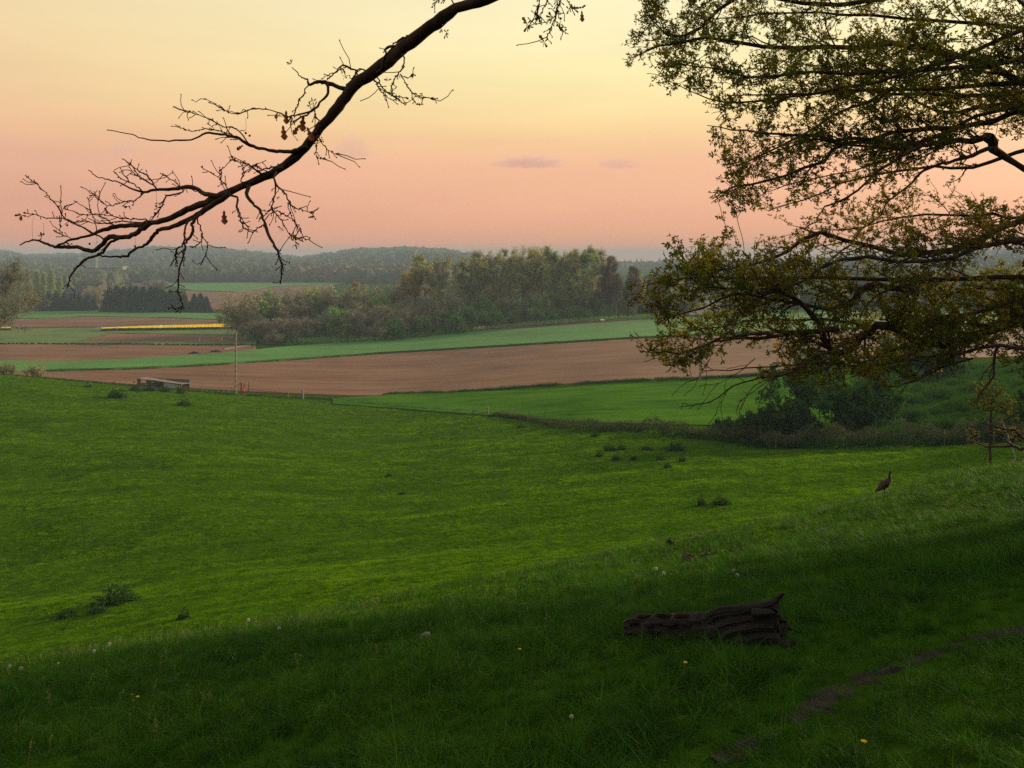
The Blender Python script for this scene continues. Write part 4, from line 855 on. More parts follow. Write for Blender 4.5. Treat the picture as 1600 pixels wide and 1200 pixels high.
# ------------------------------------------------------------------ grass
M['blade'] = mat('grass_blade', [(.011, .044, .003), (.031, .094, .005), (.068, .142, .011)], scale=.5, coord='P', trans=.35, tcol=(1.2, 1.2, .5), rnd=.55, rvar=.016, spec=.07, rough=.55, noise2=4)  # coarser grass; the slope's shade is partly put into this darker green
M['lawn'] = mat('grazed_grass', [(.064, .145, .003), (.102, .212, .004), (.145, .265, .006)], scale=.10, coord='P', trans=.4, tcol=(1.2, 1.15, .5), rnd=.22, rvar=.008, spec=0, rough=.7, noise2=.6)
M['straw'] = mat('seed_stalk', [(.16, .17, .05), (.24, .23, .09)], scale=3, trans=.3, rnd=.2)
M['nettle'] = mat('nettle_leaf', [(.018, .045, .008), (.035, .075, .012)], scale=2, trans=.3, rnd=.2)
M['bank'] = mat('bank_grass', [(.016, .055, .005), (.034, .09, .008), (.06, .125, .014)], scale=.3, trans=.3, coord='P', spec=0, noise2=1.5)
M['bramble'] = mat('bramble_leaf', [(.016, .046, .007), (.036, .080, .011)], scale=.3, trans=.3, coord='P')
M['deadstem'] = mat('dead_bramble', [(.085, .064, .038), (.15, .118, .072)], scale=.5, coord='P')
def tuft(rng, n, h, r, wid, lean=.5, segs=3):
    Vs = []; Fs = []; k = 0
    for i in range(n):
        a = rng.uniform(0, 6.283); q = r*math.sqrt(rng.random()); b = np.array([q*math.cos(a), q*math.sin(a), -.02])
        d = rng.uniform(0, 6.283); ln = abs(rng.normal(0, lean))*h; hh = h*rng.uniform(.45, 1.1); wd = wid*rng.uniform(.7, 1.2); f = rng.uniform(0, 3.14); sd = np.array([math.cos(f), math.sin(f), 0])*wd/2
        T = np.linspace(0, 1, segs+1); c = b[None]+np.stack([ln*T**2*math.cos(d), ln*T**2*math.sin(d), hh*(T-.18*T*T*min(1.5, ln/h))], -1)
        wv = (1-T**1.6)[:, None]*.9+.1
        Vv = np.concatenate([c-sd*wv, c+sd*wv]); Vs.append(Vv); m = segs+1
        Fs += [[k+j, k+m+j, k+m+j+1, k+j+1] for j in range(segs)]; k += 2*m
    return np.concatenate(Vs), np.array(Fs)
def source(name, V, Fc, m):
    return bpy.data.objects.new(name, mesh(name, V, Fc, m))
def scatter(name, P, rot, scl, srcs, idx, lab):
    """one object whose points carry instances of a few small meshes (geometry nodes)"""
    me = bpy.data.meshes.new(name); P = np.asarray(P, np.float32); N = len(P)
    me.vertices.add(N); me.vertices.foreach_set('co', P.ravel())
    a = me.attributes.new('rot', 'FLOAT_VECTOR', 'POINT'); a.data.foreach_set('vector', np.asarray(rot, np.float32).ravel())
    a = me.attributes.new('scl', 'FLOAT_VECTOR', 'POINT'); a.data.foreach_set('vector', np.asarray(scl, np.float32).ravel())
    a = me.attributes.new('idx', 'INT', 'POINT'); a.data.foreach_set('value', np.asarray(idx, np.int32))
    for s_ in srcs:
        if s_.data.materials[0].name not in [m.name for m in me.materials]: me.materials.append(s_.data.materials[0])
    o = obj(name, me); ng = bpy.data.node_groups.new(name, 'GeometryNodeTree')
    ng.interface.new_socket('Geometry', in_out='INPUT', socket_type='NodeSocketGeometry'); ng.interface.new_socket('Geometry', in_out='OUTPUT', socket_type='NodeSocketGeometry')
    gi = ng.nodes.new('NodeGroupInput'); go = ng.nodes.new('NodeGroupOutput'); ip = ng.nodes.new('GeometryNodeInstanceOnPoints'); jn = ng.nodes.new('GeometryNodeJoinGeometry')
    for s_ in srcs:
        oi = ng.nodes.new('GeometryNodeObjectInfo'); oi.inputs['Object'].default_value = s_; oi.inputs['As Instance'].default_value = True; ng.links.new(oi.outputs['Geometry'], jn.inputs[0])
    ng.links.new(jn.outputs[0], ip.inputs['Instance']); ip.inputs['Pick Instance'].default_value = True
    for nm, ty, sock in (('rot', 'FLOAT_VECTOR', 'Rotation'), ('scl', 'FLOAT_VECTOR', 'Scale'), ('idx', 'INT', 'Instance Index')):
        na = ng.nodes.new('GeometryNodeInputNamedAttribute'); na.data_type = ty; na.inputs['Name'].default_value = nm; ng.links.new(na.outputs['Attribute'], ip.inputs[sock])
    ng.links.new(gi.outputs[0], ip.inputs['Points']); ng.links.new(ip.outputs[0], go.inputs[0])
    md = o.modifiers.new('scatter', 'NODES'); md.node_group = ng
    return tag(o, lab, kind='stuff')
rng = np.random.default_rng(77)
PATH = [(1680, 962), (1600, 985), (1500, 1008), (1440, 1030), (1380, 1055), (1310, 1078), (1240, 1130), (1180, 1158), (1110, 1195)]
PATHW = np.array([at(a, b) for a, b in PATH])
def path_dist(x, y):
    d = np.full(np.shape(x), 9.0)
    for a, b in zip(PATHW[:-1], PATHW[1:]):
        ab = b[:2]-a[:2]; t = np.clip(((x-a[0])*ab[0]+(y-a[1])*ab[1])/(ab@ab), 0, 1); d = np.minimum(d, np.hypot(x-a[0]-t*ab[0], y-a[1]-t*ab[1]))
    return d
# near slope
N = 100000
Yv = rng.uniform(1.6, 44, N); u = rng.uniform(-.74, .80, N); X = u*(Yv+2.5)
ysh = np.interp(CX+F*X/Yv, *YS); ok = Yv < ysh*(1.1-.6*rng.random(N)**1.7)
pd = path_dist(X, Yv); ok &= (pd > .02+.12*rng.random(N)+.16*wav(X, Yv, 1.5, 4)) | (rng.random(N) < .32)
X, Yv, ysh, pd = X[ok], Yv[ok], ysh[ok], pd[ok]; n = len(X)
patch = wav(X, Yv, 2.4, 3)+.6*wav(X, Yv, .9, 12)
sz = (1+.022*Yv)*(.85+.5*np.clip(patch, -.6, 1))*rng.uniform(.7, 1.25, n)*np.where(pd < .4, .7, 1)
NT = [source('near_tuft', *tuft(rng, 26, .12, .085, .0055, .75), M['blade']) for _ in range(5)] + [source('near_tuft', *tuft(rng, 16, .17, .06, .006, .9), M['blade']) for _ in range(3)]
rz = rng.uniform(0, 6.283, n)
scatter('grass', np.stack([X, Yv, H(X, Yv)-.005], -1), np.stack([rng.normal(0, .12, n), rng.normal(0, .12, n), rz], -1), np.stack([sz, sz, sz*rng.uniform(.7, 1.2, n)], -1), NT, rng.integers(0, 8, n), 'lush near-slope grass, its green darkened partly to stand for shade')
# grazed pasture
N = 260000
Yv = np.exp(rng.uniform(math.log(13), math.log(160), N)); u = rng.uniform(-.74, .76, N); X = u*Yv; pxv = CX+F*u
ysh = np.interp(pxv, *YS); yb = np.interp(pxv, [-400, 0, 300, 520, 600, 700, 760, 900, 1200, 1400, 1600, 2000], [152, 150, 146, 148, 140, 130, 124, 98, 79, 73, 68, 62])
pt = wav(X, Yv*1.6, 2.6, 4)+.8*wav(X, Yv*1.6, 1.0, 10)
ok = (Yv > ysh*.5+ysh*.5*rng.random(N)) & (Yv < yb) & (pt > -.62+.5*rng.random(N)); X, Yv = X[ok], Yv[ok]; n = len(X)  # lighter tufts mixed over the brow, putting part of its sunlight into colour
patch = wav(X, Yv, 5, 2)+.7*wav(X, Yv, 1.9, 9)
sz = np.clip(Yv/52, .45, 2.0)*(.9+.4*np.clip(patch, -.7, 1))*rng.uniform(.65, 1.3, n)
LT = [source('pasture_tuft', *tuft(rng, 34, .075, .20, .014, .9, 2), M['lawn']) for _ in range(6)]
scatter('grass', np.stack([X, Yv, H(X, Yv)-.01], -1), np.stack([rng.normal(0, .1, n), rng.normal(0, .1, n), rng.uniform(0, 6.283, n)], -1), np.stack([sz, sz, np.clip(sz, .6, 1.5)*rng.uniform(.6, 1.2, n)], -1), LT, rng.integers(0, 6, n), 'short grazed grass over the sunlit pasture')
# pale seed stalks on the brow
def stalk(rng):
    mb = MB(); h = rng.uniform(.16, .28); q = rng.normal(0, .04, 2)
    mb.tube([[0, 0, 0], [q[0]*.5, q[1]*.5, h*.5], [q[0], q[1], h]], [.003, .0025, .002], 3, cap=False)
    V = np.concatenate(mb.V); Fq = [np.concatenate(f) for f in mb.F.values()][0]
    pts = np.array([[q[0]*t+rng.normal(0, .008), q[1]*t+rng.normal(0, .008), h*t] for t in rng.uniform(.55, 1.0, 12)])
    V2, F2 = stamp(rng, [leafshape(False)], pts, .022); return np.vstack([V, V2]), np.vstack([Fq, F2+len(V)])
ST = [source('stalk', *stalk(rng), M['straw']) for _ in range(5)]
P = []
while len(P) < 1200:
    px = rng.uniform(-40, 1640); ysb = np.interp(px, *YS); y = ysb*rng.choice([rng.uniform(.72, 1.02), rng.uniform(.4, 1.0)], p=[.75, .25]); x = (px-CX)/F*y
    if wav(np.array(x), np.array(y), 3.0, 8)+.25 > rng.uniform(-.2, .6): P.append([x, y, ground(x, y)])
P = np.array(P); n = len(P)
scatter('grass', P, np.stack([rng.normal(0, .1, n), rng.normal(0, .1, n), rng.uniform(0, 6.28, n)], -1), np.repeat(rng.uniform(.45, .9, (n, 1)), 3, 1), ST, rng.integers(0, 5, n), 'thin pale seed stalks standing along the brow of the slope')
# darker rank tufts dotted over the grazed pasture
N = 2600; Yv = np.exp(rng.uniform(math.log(22), math.log(140), N)); u = rng.uniform(-.72, .74, N); X = u*Yv; ysh = np.interp(CX+F*u, *YS); yb = np.interp(CX+F*u, [-400, 0, 300, 520, 600, 700, 760, 900, 1200, 1400, 1600, 2000], [152, 150, 146, 148, 140, 130, 124, 98, 79, 73, 68, 62])
ok = (Yv > ysh+3) & (Yv < yb) & (wav(X, Yv, 14, 7) > -.1+.3*rng.random(N)); X, Yv = X[ok], Yv[ok]; n = len(X); sz = rng.uniform(.6, 1.5, n)*np.clip(Yv/50, .8, 1.8)
scatter('grass', np.stack([X, Yv, H(X, Yv)-.01], -1), np.stack([rng.normal(0, .1, n), rng.normal(0, .1, n), rng.uniform(0, 6.28, n)], -1), np.stack([sz*1.8, sz*1.3, sz*.8], -1), NT, rng.integers(0, 8, n), 'darker rank tufts of grass dotted over the pasture')
# worn path: bare earth with a few clods, laid on the slope
cen, _ = refine(PATHW, np.ones(len(PATHW)), 12); V = []; k = 13
for i, c in enumerate(cen):
    t = unit((cen[min(i+1, len(cen)-1)]-cen[max(i-1, 0)])[:2]); nrm = np.array([-t[1], t[0]]); wd = max(.03, .17+.05*math.sin(i*.13)+.03*math.sin(i*.37+1))
    for j in range(k):
        q = c[:2]+nrm*(j/(k-1)*2-1)*wd; f = 1-abs(j/(k-1)*2-1); V.append([q[0], q[1], ground(q[0], q[1])-.030+.045*f+.030*float(wav(np.array(q[0]), np.array(q[1]), .55, 2)+wav(np.array(q[0]), np.array(q[1]), .2, 9))+rng.normal(0, .006)*f])
i = np.arange(len(cen)-1)[:, None]*k; j = np.arange(k-1)[None]; Fq = np.stack([i+j, i+j+1, i+k+j+1, i+k+j], -1).reshape(-1, 4)
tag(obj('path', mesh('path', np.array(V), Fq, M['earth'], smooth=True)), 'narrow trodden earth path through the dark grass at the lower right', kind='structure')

# ------------------------------------------------------------------ bramble hedge, bank and bushes
HX = [(-10, 0)]
hp = np.array([[px, y] for px, y in zip([770, 900, 1000, 1100, 1200, 1300, 1400, 1500, 1600, 1720, 1850], [118, 97, 90, 84, 78, 75, 73, 70, 67, 64, 61])])
def hedge_line(px): return np.interp(px, hp[:, 0], hp[:, 1])
P = []; S = []; PD_ = []; SD = []
for px in rng.uniform(770, 1850, 13000):
    yb = hedge_line(px); hgt = np.interp(px, [770, 900, 1000, 1200, 1400, 1850], [.4, 1.0, 1.3, 1.6, 1.75, 1.75])*(1+.22*math.sin(px*.05)+.15*math.sin(px*.13+1)); q = rng.normal(0, .55)*min(1, hgt); y = yb+q; x = (px-CX)/F*y; top = hgt*math.sqrt(max(.05, 1-(q/1.6)**2))
    zz = rng.random()**.9*top; g = ground(x, y)
    if zz < .45*top or rng.random() < .42: P.append([x, y, g+zz]); S.append(rng.uniform(.10, .2))
    else:
        PD_.append([x, y, g+zz]); SD.append(rng.uniform(.25, .5))
V, Fc = stamp(rng, QC, np.array(P), np.array(S)*1.3)
hedge = thing('bramble_hedge', (0, 0, 0), 'long low bramble hedge with brown dead tops at the far edge of the pasture', 'hedge')
tag(obj('leaves', mesh('bramble_leaves', V, Fc, M['bramble']), hedge), kind='stuff')
V, Fc = stamp(rng, TC, np.array(PD_), np.array(SD), zrot(rng, len(SD), .9)); V2, F2 = stamp(rng, QC, np.array(PD_)[::2], np.array(SD)[::2]*.22)
tag(obj('dead_stems', mesh('dead_stems', np.vstack([V, V2]), [Fc, F2+len(V)], M['deadstem']), hedge), kind='stuff')
# posts half buried in the hedge
mb_post = None
M['wood'] = mat('weathered_post', [(.10, .085, .07), (.17, .15, .125)], scale=6, bump=.5, bscale=30)
for i, px in enumerate([1212, 1318, 1476, 1513, 1553, 1570, 1598]):
    y = hedge_line(px)-.75; x = (px-CX)/F*y; g = ground(x, y); m_ = MB(); m_.tube([[x, y, g-.1], [x+.02*(-1)**i, y, g+1.15+.1*(i % 3)]], [.05, .045], 7); m_.build('post', M['wood'], hedge)
# rank tall grass on the bank behind the hedge
N = 14000; pxv = rng.uniform(1180, 1760, N); Yv = np.array([hedge_line(p) for p in pxv])+1+rng.random(N)*70; X = (pxv-CX)/F*Yv
hump = wav(X, Yv, 7, 4)+.6*wav(X, Yv, 3, 10)
ok = (pxv > 1335) ; X, Yv, hump = X[ok], Yv[ok], hump[ok]; n = len(X)
BT = [source('bank_tuft', *tuft(rng, 40, .75, .38, .035, 1.0, 3), M['bank']) for _ in range(4)]
sz = (.9+.7*np.clip(hump, -.5, 1))*rng.uniform(.7, 1.2, n)
scatter('grass', np.stack([X, Yv, H(X, Yv)+.5*np.clip(hump, 0, 1)-.1], -1), np.stack([rng.normal(0, .15, n), rng.normal(0, .15, n), rng.uniform(0, 6.28, n)], -1), np.repeat(sz[:, None], 3, 1), BT, rng.integers(0, 4, n), 'rank tussocky grass on the bank behind the hedge')

def bush(name, lab, px, Yd, w_, h_, material, n, seed, ls=.16, cat='bush'):
    rng = np.random.default_rng(seed); X = (px-CX)/F*Yd; g = ground(X, Yd); T = Tree(seed)
    Pb = dict(max=2, n=[5, 5, 4], wob=[.12, .2, .25], up=[.10, .06, .02], tap=[.3, .25, .3], kids=[9, 6, 0], t0=[.1, .2, 0], rr=[.6, .5, 0], ang=[38, 42, 0], lr=[.6, .55, 0], shr=[.3, .3, 0], leaf=n)
    for i in range(14):
        a = rng.uniform(0, 6.28); q = math.sqrt(rng.random()); T.grow((q*w_*.35*math.cos(a), q*w_*.35*math.sin(a), 0), (.6*q*math.cos(a), .6*q*math.sin(a), 1), h_*rng.uniform(.5, .75), .05, 0, Pb)
    tp = np.array(T.tips); s = np.array([w_/2/max(1e-3, np.percentile(abs(tp[:, 0]), 97)), w_/2/np.percentile(abs(tp[:, 1]), 97), h_/np.percentile(tp[:, 2], 99)]); tp = tp*s
    o = thing(name, (X, Yd, g-.05), lab, cat)
    tubes([(l, p*s, r) for l, p, r in T.br], [5, 4, 3], .008).build('stems', M['bark'], o)
    V, Fc = stamp(rng, CL_OAK, tp+rng.normal(0, .12, tp.shape), rng.uniform(.6, 1.3, len(tp))*ls); tag(obj('leaves', mesh(name+'_leaves', V, Fc, material), o), kind='stuff')
    return o
M['dkleaf'] = mat('thorn_leaf', [(.024, .085, .006), (.054, .14, .012)], scale=.6, trans=.3)
bush('thorn_bush', 'large dark green thorn bush under the oak boughs behind the hedge', 1292, 86, 12.5, 7.8, M['dkleaf'], 8, 301, .22)
bush('thorn_bush', 'lighter lower bush at the left foot of the large dark thorn bush', 1222, 82, 5.5, 3.4, M['bramble'], 7, 302, .18)
bush('thorn_bush', 'small leafy bush on the hedge with a rounded top, just left of the thorn bushes', 1194, 80.5, 3.6, 2.6, M['bramble'], 6, 303, .17)
bush('thorn_bush', 'dense dark bush at the right foot of the large thorn bush', 1345, 84, 6.5, 4.2, M['dkleaf'], 7, 304, .2)
bush('thorn_bush', 'rounded low green bush hugging the hedge beside the crop field', 1150, 86, 5.0, 1.5, M['bramble'], 4, 305, .15)
bush('thorn_bush', 'dark bush at the right edge behind the small leafy tree', 1612, 74, 7.5, 4.2, M['dkleaf'], 6, 306, .2)
bush('thorn_bush', 'dim bush behind the bank under the oak, right of the thorn bushes', 1420, 122, 12, 6, M['bramble'], 7, 307, .25)

# small leafy tree at the right with its leaning stake
T = Tree(410); rng4 = T.rng; Yd = 38.0; X = (1549-CX)/F*Yd; g = ground(X, Yd)
P4 = dict(max=3, n=[6, 6, 5, 4], wob=[.03, .13, .17, .2], up=[.02, .05, .04, .02], tap=[.35, .22, .25, .4], kids=[17, 7, 5, 0], t0=[.38, .2, .2, 0], rr=[.5, .5, .6, 0], ang=[58, 40, 40, 0], lr=[.52, .5, .5, 0], shr=[.5, .4, .3, 0], leaf=3)
T.grow((0, 0, 0), (.0, 0, 1), 4.1, .075, 0, P4)
o = thing('young_tree', (X, Yd, g-.05), 'small yellow-green tree with a straight thin trunk on the slope at the right', 'tree')
tubes(T.br, [8, 5, 4, 3], .005).build('trunk', M['bark'], o)
tp = np.array(T.tips); tp = tp[rng4.random(len(tp)) < .26]; V, Fc = stamp(rng4, CL_OAK, tp+rng4.normal(0, .05, tp.shape), rng4.uniform(.05, .10, len(tp)))
tag(obj('leaves', mesh('young_leaves', V, Fc, mat('young_tree_leaf', [(.07, .085, .012), (.14, .14, .025)], scale=1.2, trans=.45)), o), kind='stuff')
br = tp[(np.abs(tp[:, 0]) < 1.1) & (tp[:, 2] < 3.2) & (rng4.random(len(tp)) < .25)]
V, Fc = stamp(rng4, CL_OAK, br, .08); tag(obj('dead_leaves', mesh('brown_leaves', V, Fc, M['deadleaf']), o, None), kind='stuff')

# nettle and thistle clumps on the pasture
CLV = [(183, 622, 34, 13, 'dark round nettle clump alone on the pasture below the shed'), (211, 611, 22, 9, 'leftmost of the nettle clumps in the row below the shed'), (233, 611, 26, 9, 'second nettle clump from the left in the row below the shed'), (256, 612, 24, 8, 'third nettle clump from the left in the row below the shed'), (282, 615, 20, 8, 'rightmost of the nettle clumps in the row below the shed'),
       (287, 634, 30, 9, 'nettle clump lower down and right of the row below the shed'), (137, 605, 18, 5, 'low nettle clump near the fence, farthest left on the pasture'), (182, 942, 68, 24, 'largest dark nettle clump in the hollow at the lower left'), (103, 965, 36, 15, 'small dark nettle clump left of and below the largest one'), (152, 958, 40, 11, 'flat dark nettle clump just below the largest one'), (287, 967, 24, 14, 'small faint nettle clump to the right of the largest one'),
       (930, 682, 16, 9, 'small clump alone below the hedge at its left end'), (952, 704, 26, 9, 'clump at the upper left of the cluster on the pasture'), (972, 703, 22, 8, 'clump at the top of the cluster, second from its left'), (937, 713, 16, 8, 'clump at the far left end of the cluster on the pasture'), (963, 719, 18, 8, 'clump at the lower left of the cluster on the pasture'), (990, 719, 18, 7, 'clump at the lower middle of the cluster on the pasture'), (1010, 703, 24, 6, 'flat clump in the top middle of the cluster on the pasture'),
       (1032, 719, 18, 7, 'clump at the bottom right of the cluster, beside the bare gap'), (1056, 704, 32, 11, 'biggest clump at the upper right of the cluster on the pasture'), (1066, 721, 18, 8, 'clump at the lower right end of the cluster on the pasture'), (1043, 731, 17, 8, 'clump standing alone just below the cluster on the pasture'), (1096, 789, 18, 13, 'upright weed clump at the left end of the pair near the brow'), (1128, 788, 36, 11, 'long dark weed clump at the right end of the pair near the brow'), (608, 744, 12, 5, 'tiny weed clump alone in the middle of the pasture'), (628, 772, 14, 4, 'tiny flat weed clump low in the middle of the pasture'), (815, 668, 14, 5, 'tiny weed clump below the grey posts')]
CLM = []
for i in range(4):
    T = Tree(500+i); V1, F1 = tuft(T.rng, 46, .95, .55, .05, .45, 3); pts = T.rng.normal(0, .34, (130, 3)); pts[:, 2] = np.abs(pts[:, 2])*1.6; pts[:, 2] *= np.clip(1.1-np.hypot(pts[:, 0], pts[:, 1]), .1, 1); V2, F2 = stamp(T.rng, CL_OAK, pts, .13)
    ms = mesh('clump_stems', V1, F1, M['nettle']); ml = mesh('clump_leaves', V2, F2, M['nettle']); CLM.append((ms, ml))
for i, (px, py, wpx, hpx, lab) in enumerate(CLV):
    p = at(px, py, 22 if px < 900 or py < 900 else 3, 160); sx = wpx*p.y/F/1.5; sz_ = hpx*p.y/F/.95
    o = thing('nettle_clump', (p.x, p.y, p.z-.03), lab, 'plant', 'weed clumps on the pasture', rz=i*1.3); o.scale = (sx, sx*.9, sz_*1.15)
    obj('stems', CLM[i % 4][0], o); obj('foliage', CLM[i % 4][1], o)
# verge weeds along the pasture edge
P = []
for px in np.arange(-60, 980, 1.1):
    y = np.interp(px, [-60, 0, 300, 520, 600, 700, 770, 980], [151, 149, 146, 150, 141, 131, 119, 93])+rng.normal(0, 1.0); x = (px-CX)/F*y
    if wav(np.array(x), np.array(y), 6, 5) > -.35+.3*rng.random()*(px < 420): P.append([x, y, ground(x, y)])
P = np.array(P); n = len(P); VT = [source('verge_tuft', *tuft(rng, 24, .42, .4, .04, .7, 2), M['bramble']) for _ in range(3)]
scatter('grass', P, np.stack([0*P[:, 0], 0*P[:, 0], rng.uniform(0, 6.28, n)], -1), np.repeat(rng.uniform(.5, 1.3, (n, 1)), 3, 1), VT, rng.integers(0, 3, n), 'weedy verge along the fence at the far edge of the pasture')

# ragged margins of the fields
P = []
for (pl, y0, dens_) in ((MB_BOT, 157, .8), (MB_TOP, 157, .9), (GS_TOP, 160, 1.2)):
    xs_, ys_ = zip(*pl)
    for px in np.arange(-60 if pl is not MB_BOT else 600, 1320, dens_):
        q = at(px, np.interp(px, xs_, ys_), y0); x, y = q.x+rng.normal(0, .3), q.y+rng.normal(0, .6); 
        if wav(np.array(x), np.array(y), 9, 5) > -.25: P.append([x, y, ground(x, y)+.05])
P = np.array(P); n = len(P)
scatter('grass', P, np.stack([0*P[:, 0], 0*P[:, 0], rng.uniform(0, 6.28, n)], -1), np.repeat(rng.uniform(.6, 1.5, (n, 1)), 3, 1)*np.array([1.4, 1.4, 1.1]), VT, rng.integers(0, 3, n), 'ragged grassy margins between the fields')
# ------------------------------------------------------------------ fences, poles, shed
M['rust'] = mat('rusty_steel', [(.09, .025, .015), (.16, .05, .03)], scale=5)
M['concrete'] = mat('pale_concrete', [(.15, .145, .14), (.21, .205, .20)], scale=3)
M['wire'] = mat('galvanised_wire', [(.10, .10, .10), (.15, .15, .15)], scale=3, rough=.5)
M['greywood'] = mat('grey_wood', [(.16, .14, .12), (.24, .22, .19)], scale=3, bump=.4, bscale=20)
M['tin'] = mat('pale_tin_sheet', [(.26, .28, .30), (.36, .38, .41)], scale=1.5, rough=.5)
M['tinroof'] = mat('roof_sheet', [(.13, .10, .085), (.19, .15, .13)], scale=1.2)
M['boards'] = mat('old_boards', [(.09, .07, .06), (.15, .12, .10)], scale=4, stretch=(8, 8, 1))
M['white'] = mat('white_paint', [(.62, .62, .60), (.74, .74, .72)], scale=2)
M['red'] = mat('red_paint', [(.42, .07, .04), (.55, .11, .06)], scale=2)
M['brick'] = mat('red_brick', [(.28, .14, .10), (.36, .19, .13)], scale=3)
M['slate'] = mat('slate_roof', [(.045, .045, .06), (.075, .075, .09)], scale=2)
M['pane'] = mat('window_glass', [(.03, .035, .045), (.05, .055, .065)], scale=2, rough=.1, spec=.6)
def gp(px, Y): X = (px-CX)/F*Y; return np.array([X, Y, ground(X, Y)])

# wire fence along the crest: every post is a part
fence = thing('wire_fence', tuple(gp(300, 151)), 'old wire fence of thin posts along the far crest of the pasture', 'fence'); fo = np.array(fence.location)
pm = MB(); pm.tube([[0, 0, -.2], [.01, .01, .6], [0, 0, 1.15]], [.045, .05, .045], 6); post0 = pm.build('post', M['greywood'], fence); pxs = np.concatenate([np.arange(30, 214, 9.3), np.arange(296, 366, 8.7)]); tops = []
for i, px in enumerate(pxs):
    p = gp(px+(i*5 % 3), np.interp(px, [0, 200, 300, 400], [153, 154, 152, 151])); o = post0 if i == 0 else post0.copy()
    if i: COL.objects.link(o); o.parent = fence
    o.location = p-fo; o.rotation_euler = (.05*math.sin(i*2.3), .07*math.sin(i*1.7), i); o.scale = (1, 1, .75+.35*((i*7) % 5)/4); tops.append(p-fo)
for hgt in (.45, .85):
    m_ = MB(); m_.tube(np.array([t+[0, 0, hgt] for t in tops]), .008, 3); m_.build('wire', M['wire'], fence)
# netting fence with grey posts across the crop edge
fence2 = thing('wire_fence', tuple(gp(700, 126)), 'netting fence of thin grey posts below the green crop field', 'fence'); fo2 = np.array(fence2.location); tops = []
pm = MB(); pm.tube([[0, 0, -.2], [0, 0, 1.25]], [.04, .04], 6); post1 = pm.build('post', M['wire'], fence2)
for i, px in enumerate([472, 521, 535, 552, 570, 588, 606, 625, 643, 661, 680, 699, 718, 738, 783, 804, 826, 850, 876, 899, 926, 952]):
    y = np.interp(px, [472, 552, 600, 700, 770, 952], [148, 147, 142, 131, 119, 95])-.8; p = gp(px, y); o = post1 if i == 0 else post1.copy()
    if i: COL.objects.link(o); o.parent = fence2
    o.location = p-fo2; o.rotation_euler = (0, .03*math.sin(i*3.1), 0); tops.append(p-fo2)
for hgt in (.3, .65, 1.0, 1.2):
    m_ = MB(); m_.tube(np.array([t+[0, 0, hgt] for t in tops]), .005, 3); m_.build('wire', M['wire'], fence2)
def post(px, Y, hgt, r, m, name, lab, sq=False, lean=0):
    p = gp(px, Y); m_ = MB()
    if sq:
        m_.box((0, 0, hgt/2-.1), (r*2, r*2, hgt+.2)); m_.tube([[0, 0, hgt], [0, 0, hgt+.06]], [r*1.1, r*.5], 4)
    else:
        m_.tube([[0, 0, -.2], [lean*.5+.01, 0, hgt*.5], [lean, 0, hgt-.03], [lean, 0, hgt]], [r*1.05, r, r*.95, r*.7], 9)
    return tag(m_.build(name, m, None, False, tuple(p)), lab, 'post')
post(377, 150, 2.1, .14, M['rust'], 'gate_post', 'thick dark rusty gate post beside the concrete pole')
post(381.5, 150, 2.0, .10, M['rust'], 'gate_post', 'thinner rusty post between the thick post and the gate')
post(388.5, 149.5, 2.3, .07, M['rust'], 'gate_post', 'slender rusty post at the hinge end of the low gate')
post(473, 147.5, 1.75, .19, M['greywood'], 'gate_post', 'stout grey wooden post at the far end of the low gate')
post(450.5, 147.5, 1.3, .06, M['greywood'], 'fence_post', 'thin grey post just left of the stout wooden post')
post(762, 119, 1.3, .14, M['concrete'], 'concrete_post', 'pale stout concrete post in the netting fence')
# orange-red canister hung between the gate posts
p = gp(381, 149.6); m_ = MB(); m_.tube(np.array([[0, 0, .5], [0, 0, .55], [0, 0, .95], [0, 0, 1.05], [0, 0, 1.15]]), [.10, .15, .15, .09, .04], 10)
tag(m_.build('canister', M['red'], None, True, tuple(p)), 'small orange-red canister hanging between the rusty posts', 'canister')
# low gate
a, b = gp(389.5, 149.5), gp(449.5, 147.6); gate = thing('field_gate', tuple(a), 'low rusty rail gate running from the slender post to the grey posts', 'gate')
d = b-a
for i, hh in enumerate((1.0, .55)):
    m_ = MB(); m_.tube([[0, 0, hh], d*.5+np.array([0, 0, hh-.08]), d+np.array([0, 0, hh-.05])], [.03]*3, 6); m_.build('rail', M['rust'], gate)
for t in (.35, .68):
    m_ = MB(); m_.tube([d*t+np.array([0, 0, -.1]), d*t+np.array([0, 0, 1.1])], [.025]*2, 6); m_.build('upright', M['rust'], gate)
# concrete poles
def pole(px, Y, top, lab, brace):
    p = gp(px, Y); hgt = -(top-HY)/F*Y-p[2]; o = thing('utility_pole', tuple(p), lab, 'pole'); m_ = MB()
    for s_ in (-1, 1):
        V = np.array([[s_*.13-.05, -.1, -.3], [s_*.13+.05, -.1, -.3], [s_*.13+.05, .1, -.3], [s_*.13-.05, .1, -.3], [s_*.07-.04, -.07, hgt], [s_*.07+.04, -.07, hgt], [s_*.07+.04, .07, hgt], [s_*.07-.04, .07, hgt]])
        m_.add(V, np.array([[0, 1, 2, 3], [4, 7, 6, 5], [0, 4, 5, 1], [1, 5, 6, 2], [2, 6, 7, 3], [3, 7, 4, 0]]))
    for z in np.arange(.5, hgt, .9): m_.box((0, 0, z), (.2-.1*z/hgt, .12, .35))
    m_.build('shaft', M['concrete'], o); c = MB(); c.box((0, 0, hgt+.06), (.3, .2, .12)); c.tube([[0, 0, hgt+.1], [0, 0, hgt+.35]], [.04, .03], 6); c.build('cap', M['concrete'], o)
    if brace: c = MB(); c.tube([[.15, 0, 1.6], [.9, 0, 2.0]], [.05, .05], 6); c.tube([[.15, 0, 1.2], [.75, -.1, 1.6]], [.03, .03], 6); c.build('bracket', M['rust'], o)
